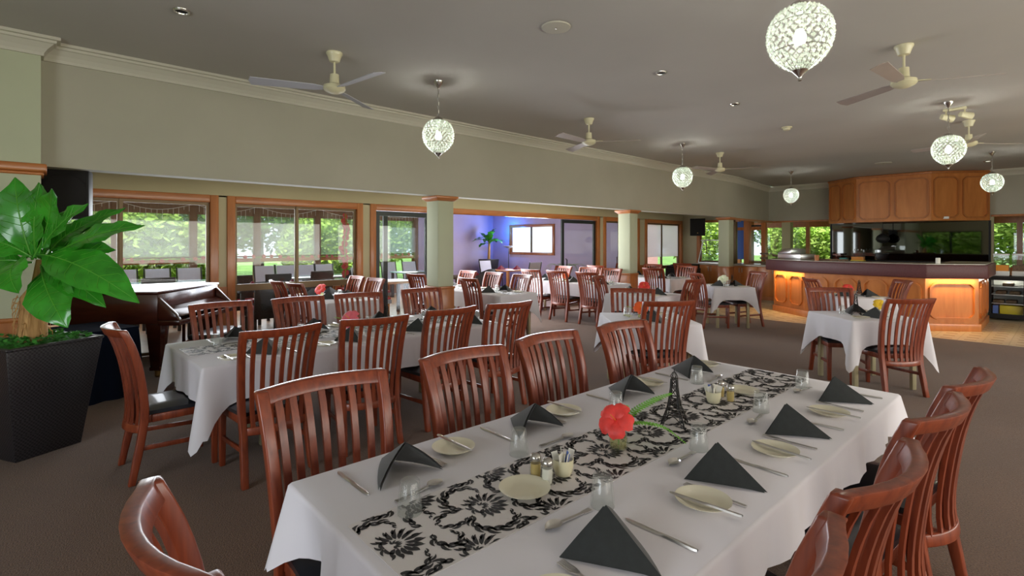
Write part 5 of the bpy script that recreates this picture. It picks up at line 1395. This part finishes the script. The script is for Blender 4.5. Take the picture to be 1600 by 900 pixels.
for x, y in ((.09, .05), (W_ - .12, .05), (W_ / 2 - .1, Lp - .25)):
    lg = MB().hexa([(x - .05, y - .05, .10), (x + .05, y - .05, .10), (x + .05, y + .05, .10), (x - .05, y + .05, .10), (x - .085, y - .085, .62), (x + .085, y - .085, .62), (x + .085, y + .085, .62), (x - .085, y + .085, .62)]).box(x - .06, x + .06, y - .06, y + .06, .08, .12).build('leg', 'piano_wood', pi_, .005)
    MB().lathe([(0, 0), (.022, 0), (.03, .02), (.03, .06), (.036, .08), (0, .08)], 14, (x, y, 0)).build('caster', 'brass', lg)
MB().box(W_ / 2 - .1, W_ / 2 - .08, .02, .05, .08, .6).box(W_ / 2 + .08, W_ / 2 + .1, .02, .05, .08, .6).box(W_ / 2 - .12, W_ / 2 + .12, -.02, .08, .04, .1).build('pedal_lyre', 'piano_wood', pi_)
for dx in (-.06, 0, .06): MB().box(W_ / 2 + dx - .012, W_ / 2 + dx + .012, -.12, -.02, .05, .06).build('pedal', 'brass', pi_)
ps = empty('piano_stool', (-6.93, 1.52, 0), pa); tag(ps, 'dark padded piano stool with timber legs', 'stool')
MB().box(-.34, .34, -.17, .17, .44, .50).build('cushion', 'vinyl', ps, .02); MB().box(-.35, .35, -.18, .18, .37, .44).build('apron', 'chair_wood', ps, .005)
for a, b2 in ((-1, -1), (1, -1), (1, 1), (-1, 1)): MB().box(a * .31 - .025, a * .31 + .025, b2 * .14 - .025, b2 * .14 + .025, 0, .37).build('leg', 'chair_wood', ps, .004)
db = empty('draped_box', (-6.72, .33, 0), R(20)); tag(db, 'box under a dark navy cloth between planter and piano', 'box')
mb = MB(); n = 40; rings = [(0, .70), (.5, .70), (1, .69), (1.02, .5), (1.05, .25), (1.10, .004)]
for rr, z in rings:
    for k in range(n):
        a = 2 * math.pi * k / n; sx = .36; sy = .26
        ca, sa = math.cos(a), math.sin(a); q = 1 / max(abs(ca), abs(sa)); f_ = rr * (1 + (.05 * math.sin(a * 9) if z < .6 else 0) * (rr - .9) * 6)
        mb.v.append((ca * q * sx * f_, sa * q * sy * f_, z))
for i in range(len(rings) - 1):
    for k in range(n): mb.f.append((i * n + k, i * n + (k + 1) % n, (i + 1) * n + (k + 1) % n, (i + 1) * n + k)); mb.m.append(0)
mb.build('drape', 'velvet', db, smooth=R(50)); MB().box(-.33, .33, -.23, .23, 0, .685).build('carton', 'black_plastic', db)
# ------------------------------------------------------------------ loudspeakers
def speaker(loc, rz, w_, h, d, label, rx=0):
    e = empty('wall_speaker', loc, rz); e.rotation_euler = (rx, 0, rz); tag(e, label, 'speaker', 'black loudspeakers')
    MB().hexa([(-w_ / 2, -d / 2, -h / 2), (w_ / 2, -d / 2, -h / 2), (w_ * .38, d / 2, -h / 2), (-w_ * .38, d / 2, -h / 2), (-w_ / 2, -d / 2, h / 2), (w_ / 2, -d / 2, h / 2), (w_ * .38, d / 2, h / 2), (-w_ * .38, d / 2, h / 2)]).build('cabinet', 'black_plastic', e, .012)
    MB().box(-w_ * .46, w_ * .46, -d / 2 - .012, -d / 2, -h * .46, h * .46).build('grille', 'black_grille', e, .01)
    MB().add([(-.018, -d / 2 - .013, -h * .36), (.018, -d / 2 - .013, -h * .36), (0, -d / 2 - .013, -h * .36 + .026), (-.018, -d / 2 - .016, -h * .36), (.018, -d / 2 - .016, -h * .36), (0, -d / 2 - .016, -h * .36 + .026)], [(0, 2, 1), (3, 4, 5), (0, 1, 4, 3), (1, 2, 5, 4), (2, 0, 3, 5)]).build('badge', 'badge', e)
    MB().box(-.03, .03, d / 2, d / 2 + .12, -.04, .04).build('bracket', 'black_plastic', e)
    return e
speaker((-7.72, 14.72, 2.02), R(30), .44, .52, .34, 'black wall speaker beside the servery window')
lsp = speaker((-6.60, .17, 2.02), R(75), .36, .48, .34, 'black loudspeaker above the potted plant')
mb = MB()
for k in range(28):
    a = 2 * math.pi * k / 28; mb.v += [(.165 * math.cos(a), -.183, .165 * math.sin(a)), (.175 * math.cos(a), -.198, .175 * math.sin(a)), (.12 * math.cos(a), -.214, .12 * math.sin(a))]
for k in range(28):
    q = (k + 1) % 28; mb.f += [(k * 3, q * 3, q * 3 + 1, k * 3 + 1), (k * 3 + 1, q * 3 + 1, q * 3 + 2, k * 3 + 2)]; mb.m += [0, 0]
mb.f.append(tuple(k * 3 + 2 for k in range(28))); mb.m.append(0)
mb.build('round_grille', 'black_grille', lsp, smooth=R(40))
tag(MB().box(-.4, .4, -.28, .28, 0, .82).build('equipment_stand', 'black_plastic', None, .01, loc=(-7.55, 13.55, 0)), 'dark equipment cabinet below the wall speaker', 'cabinet')
mx_ = empty('mixing_desk', (-7.55, 13.55, .821)); tag(mx_, 'low black mixing desk below the wall speaker', 'mixer')
MB().hexa([(-.38, -.25, 0), (.38, -.25, 0), (.38, .25, 0), (-.38, .25, 0), (-.38, -.25, .05), (.38, -.25, .05), (.38, .25, .12), (-.38, .25, .12)]).build('console', 'black_grille', mx_, .006)
for k in range(8): MB().box(-.32 + k * .09 - .012, -.32 + k * .09 + .012, -.1, -.06, .075, .095).build('fader', 'chrome', mx_)

# ------------------------------------------------------------------ sunroom furniture
def wicker_chair():
    e = empty('wicker_chair')
    MB().box(-.26, .26, -.25, .25, .30, .42).build('seat_box', 'wicker_grey', e, .02)
    MB().box(-.23, .23, -.20, .24, .42, .48).build('cushion', 'red_seat', e, .02)
    MB().hexa([(-.26, -.29, .30), (.26, -.29, .30), (.26, -.23, .30), (-.26, -.23, .30), (-.26, -.36, .92), (.26, -.36, .92), (.26, -.31, .92), (-.26, -.31, .92)]).build('backrest', 'wicker_grey', e, .015)
    for a, b2 in ((-1, -1), (1, -1), (1, 1), (-1, 1)): MB().box(a * .23 - .025, a * .23 + .025, b2 * .22 - .025, b2 * .22 + .025, 0, .30).build('leg', 'wicker_grey', e)
    return e
def tub_chair():
    e = empty('tub_chair'); mb = MB(); n = 16
    for q, (sc1, z) in enumerate(((.20, .25), (.25, .42), (.29, .72), (.27, .72), (.22, .42))):
        for k in range(n + 1):
            a = math.pi + math.pi * 1.0 * k / n if True else 0
            hz = 0 if q not in (2, 3) else .16 * math.sin(math.pi * k / n)
            mb.v.append((sc1 * math.cos(a) * 1.05, sc1 * math.sin(a) + .05, z + hz))
    for i in range(4):
        for k in range(n): mb.f.append((i * (n + 1) + k, i * (n + 1) + k + 1, (i + 1) * (n + 1) + k + 1, (i + 1) * (n + 1) + k)); mb.m.append(0)
    mb.build('shell', 'wicker_grey', e, smooth=R(50))
    MB().lathe([(0, .36), (.23, .36), (.24, .40), (.22, .45), (0, .46)], 20).build('cushion', 'wicker_light', e, smooth=R(40))
    for k in range(4): a = math.pi / 4 + k * math.pi / 2; MB().tube([(.2 * math.cos(a), .2 * math.sin(a), 0), (.16 * math.cos(a), .16 * math.sin(a), .37)], .016, 6).build('leg', 'wicker_grey', e)
    return e
def sling_chair():
    e = empty('sling_chair')
    MB().hexa([(-.22, -.24, .46), (.22, -.24, .46), (.22, -.225, .46), (-.22, -.225, .46), (-.22, -.36, .98), (.22, -.36, .98), (.22, -.345, .98), (-.22, -.345, .98)]).build('back_sling', 'sling', e)
    MB().box(-.22, .22, -.23, .22, .43, .445).build('seat_sling', 'sling', e)
    for sx in (-.24, .24):
        MB().tube([(sx, -.20, 0), (sx, -.23, .44), (sx, -.36, 1.0)], .014, 6).build('back_leg', 'dark_frame', e)
        MB().tube([(sx, .24, 0), (sx, .22, .44), (sx, -.22, .44)], .014, 6).build('front_leg', 'dark_frame', e)
    return e
def high_chair():
    e = empty('upholstered_chair')
    MB().hexa([(-.24, -.26, .40), (.24, -.26, .40), (.24, -.19, .40), (-.24, -.19, .40), (-.20, -.40, 1.08), (.20, -.40, 1.08), (.20, -.35, 1.08), (-.20, -.35, 1.08)]).build('backrest', 'wicker_light', e, .02)
    MB().box(-.24, .24, -.22, .26, .36, .44).build('seat_skirt', 'wicker_light', e, .01); MB().box(-.23, .23, -.2, .25, .44, .48).build('cushion', 'red_seat', e, .015)
    for a, b2 in ((-1, -1), (1, -1), (1, 1), (-1, 1)): MB().box(a * .2 - .02, a * .2 + .02, b2 * .2 - .02, b2 * .2 + .02, 0, .37).build('leg', 'orange_wood', e)
    return e
PROT = {'wicker': wicker_chair(), 'tub': tub_chair(), 'sling': sling_chair(), 'high': high_chair()}
scan(); pu2 = set()
def schair(kind, x, y, f_, label):
    o = PROT[kind] if kind not in pu2 else copy_tree(PROT[kind]); pu2.add(kind)
    o.location = (x, y, -.01); o.rotation_euler = (0, 0, R(f_ - 90)); tag(o, label, 'chair', 'sunroom chairs')
def stable(x, y, L, W, mat, label, leg='wicker_grey', h=.74):
    t = empty('sunroom_table', (x, y, -.01)); tag(t, label, 'table', 'sunroom tables')
    MB().box(-W / 2, W / 2, -L / 2, L / 2, h - .04, h).build('table_top', mat, t, .006)
    for a, b2 in ((-1, -1), (1, -1), (1, 1), (-1, 1)): MB().box(a * (W / 2 - .06) - .03, a * (W / 2 - .06) + .03, b2 * (L / 2 - .06) - .03, b2 * (L / 2 - .06) + .03, 0, h - .04).build('leg', leg, t)
sn = [0]
def snap(x, y, label):
    mb = MB().add([(-.1, -.1, 0), (.1, -.1, 0), (.1, .1, 0), (-.1, .1, 0), (0, 0, .13)], [(0, 1, 4), (1, 2, 4), (2, 3, 4), (3, 0, 4), (3, 2, 1, 0)])
    tag(mb.build('burgundy_napkin', 'burgundy', None, loc=(x, y, .732)), label, 'napkin', 'burgundy napkins in the sunroom')
stable(-10.2, 1.2, 1.5, .9, 'teal_top', 'glass topped sunroom table behind the piano')
for i, y in enumerate((.75, 1.5)):
    schair('wicker', -9.55, y, 180, 'dark wicker chair with red seat behind the piano window, ' + ['left', 'right'][i]); schair('wicker', -10.85, y, 0, 'dark wicker chair across the table behind the piano window, ' + ['left', 'right'][i])
stable(-12.6, 1.9, 2.0, .9, 'teal_top', 'long outer sunroom table seen through the piano window')
for i, y in enumerate((1.2, 1.8, 2.4)): schair('sling', -13.25, y, 0, 'white sling chair along the outer rail behind the piano, ' + ['left', 'middle', 'right'][i])
stable(-9.9, 3.15, 1.5, .9, 'wicker_grey', 'dark sunroom table right behind the second window')
for i, y in enumerate((2.75, 3.5)):
    schair('wicker', -9.25, y, 180, 'dark wicker chair with red seat behind the second window, ' + ['left', 'right'][i]); schair('wicker', -10.6, y, 0, 'dark wicker chair across the table behind the second window, ' + ['left', 'right'][i])
snap(-10.0, 2.75, 'burgundy napkin behind the second window, left'); snap(-10.0, 3.45, 'burgundy napkin behind the second window, right')
stable(-12.5, 5.0, 2.2, .9, 'teal_top', 'long teal topped sunroom table beyond the second window')
for i, y in enumerate((4.0, 4.5, 5.0, 5.5)): schair('sling', -13.2, y, 0, 'white sling chair along the outer rail beyond the second window, %s from the left' % ['first', 'second', 'third', 'last'][i])
for i, y in enumerate((4.6, 5.4)): schair('wicker', -11.75, y, 180, 'dark wicker chair with red seat at the teal table, ' + ['left', 'right'][i])
stable(-9.9, 5.45, 1.0, .9, 'orange_wood', 'timber sunroom table behind the sliding glass door')
schair('high', -9.25, 4.75, 95, 'pale blue high backed chair with red seat behind the glass door'); schair('high', -10.6, 5.5, 0, 'pale blue high backed chair on the far side of the door table')
stable(-10.1, 7.5, .95, .95, 'food_dark', 'low round-edged sunroom table in the doorway with burgundy napkins')
for i, (x, y, f_) in enumerate(((-10.1, 6.75, 90), (-9.35, 7.6, 180), (-10.9, 7.5, 0), (-10.1, 8.3, 270))): schair('tub', x, y, f_, 'grey wicker tub chair in the doorway, ' + ['left of the table', 'in front of the table', 'behind the table', 'right of the table'][i])
snap(-10.35, 7.3, 'burgundy napkin in the doorway, left'); snap(-9.9, 7.8, 'burgundy napkin in the doorway, right')
stable(-11.6, 10.4, .8, .9, 'orange_wood', 'orange timber table below the lilac wall window', 'orange_wood', .74)
schair('sling', -12.35, 10.4, 0, 'grey sling chair left of the orange table'); schair('sling', -10.85, 10.5, 180, 'grey sling chair right of the orange table')
snap(-11.8, 10.3, 'burgundy napkin on the orange table, left'); snap(-11.4, 10.6, 'burgundy napkin on the orange table, right')
stable(-12.7, 8.0, 1.5, .9, 'teal_top', 'outer sunroom table left of the lilac corner')
for i, y in enumerate((7.5, 8.2)): schair('sling', -13.35, y, 0, 'white sling chair in front of the lilac corner, ' + ['left', 'right'][i])
# torchiere lamp casting blue light on the lilac wall
tl = empty('floor_lamp', (-12.62, 11.35, -.01)); tag(tl, 'tall black uplight floor lamp against the lilac wall', 'lamp')
MB().lathe([(0, 0), (.14, 0), (.14, .02), (.02, .035), (0, .035)], 20).build('base', 'dark_frame', tl); MB().tube([(0, 0, .03), (0, 0, 1.38)], .012, 8).build('pole', 'dark_frame', tl)
MB().lathe([(.015, 1.37), (.08, 1.39), (.20, 1.44), (.205, 1.45), (.08, 1.405), (.015, 1.39)], 24).build('lamp_shade', 'wicker_light', tl, smooth=R(40))
light('POINT', 'blue_uplight', (-12.85, 11.45, 1.95), 30, (.02, .22, 1.0), shadow_soft_size=.06)
# corner plant in the sunroom
cp = empty('corner_plant', (-13.35, 11.1, -.01)); tag(cp, 'leafy potted plant in the lilac sunroom corner', 'plant')
MB().hexa([(-.16, -.16, 0), (.16, -.16, 0), (.16, .16, 0), (-.16, .16, 0), (-.25, -.25, 1.0), (.25, -.25, 1.0), (.25, .25, 1.0), (-.25, .25, 1.0)]).build('planter', 'rattan', cp, .01)
MB().tube([(0, 0, 1.0), (.02, 0, 1.3), (0, .02, 1.7)], [.05, .04, .03], 8).build('trunk', 'bark', cp)
rnd = random.Random(12)
for k in range(14):
    a = 2.4 * k; el = rnd.uniform(-.3, 1.1); B = Vector((0, 0, 1.5 + .02 * k)); T_ = B + Vector((math.cos(a) * math.cos(el), math.sin(a) * math.cos(el), math.sin(el))) * rnd.uniform(.42, .6)
    leaf(cp, B, T_, .12, (0, 0, 1) if abs(el) < .9 else (-math.cos(a), -math.sin(a), .4), .05)
# fern in a pot just outside the right door panel
fp = empty('potted_fern', (-9.75, 10.9, -.01)); tag(fp, 'potted fern behind the right sliding door panel', 'plant')
MB().lathe([(0, 0), (.13, 0), (.18, .5), (.17, .5), (0, .47)], 20).build('pot', 'cream_cup', fp, smooth=R(40))
for k in range(14):
    a = 2.4 * k; r_ = .35 + .1 * ((k * 7) % 3)
    frond(fp, [(0, 0, .5), (.15 * math.cos(a), .15 * math.sin(a), .85), (r_ * math.cos(a), r_ * math.sin(a), .95), ((r_ + .2) * math.cos(a), (r_ + .2) * math.sin(a), .75)], .08, 20)

# flower garlands in the sunroom
def garland(pts, n_, label, size):
    e = empty('flower_garland', pts[0]); tag(e, label, 'garland', 'red flower garlands in the sunroom')
    P0 = Vector(pts[0]); L_ = [Vector(p) - P0 for p in pts]
    MB().tube(L_, .006, 5).build('vine', 'fern', e)
    rnd_ = random.Random(len(pts) + n_); first_ = None
    mb = MB()
    for q in range(6): petal(mb, (0, 0, 0), R(60 * q), size, size * .5, R(20))
    for k in range(n_):
        t = (k + .5) / n_ * (len(L_) - 1); i = min(int(t), len(L_) - 2); p = L_[i].lerp(L_[i + 1], t - i) + Vector((-rnd_.uniform(.01, .03) if pts[0][0] > -9 else rnd_.uniform(0, .03), rnd_.uniform(-.03, .03), rnd_.uniform(-.03, .03)))
        if first_ is None: o = mb.build('flower', 'burgundy_bloom', e, smooth=R(60)); first_ = o
        else: o = first_.copy(); COL.objects.link(o)
        o.location = p; o.rotation_euler = (rnd_.uniform(-.4, .4), R(70) + rnd_.uniform(-.3, .3), rnd_.uniform(-.5, .5))
garland([(-8.575, 3.86, 2.05), (-8.585, 3.90, 1.8), (-8.575, 3.84, 1.5), (-8.575, 3.88, 1.2), (-8.58, 3.86, .95)], 14, 'red flower garland hanging beside the second window', .06)
garland([(-13.9, .2, 1.18), (-13.9, 2.0, 1.16), (-13.9, 4.2, 1.18), (-13.9, 6.2, 1.16), (-13.9, 8.4, 1.18)], 40, 'thin red flower garland along the outer sunroom rail', .05)
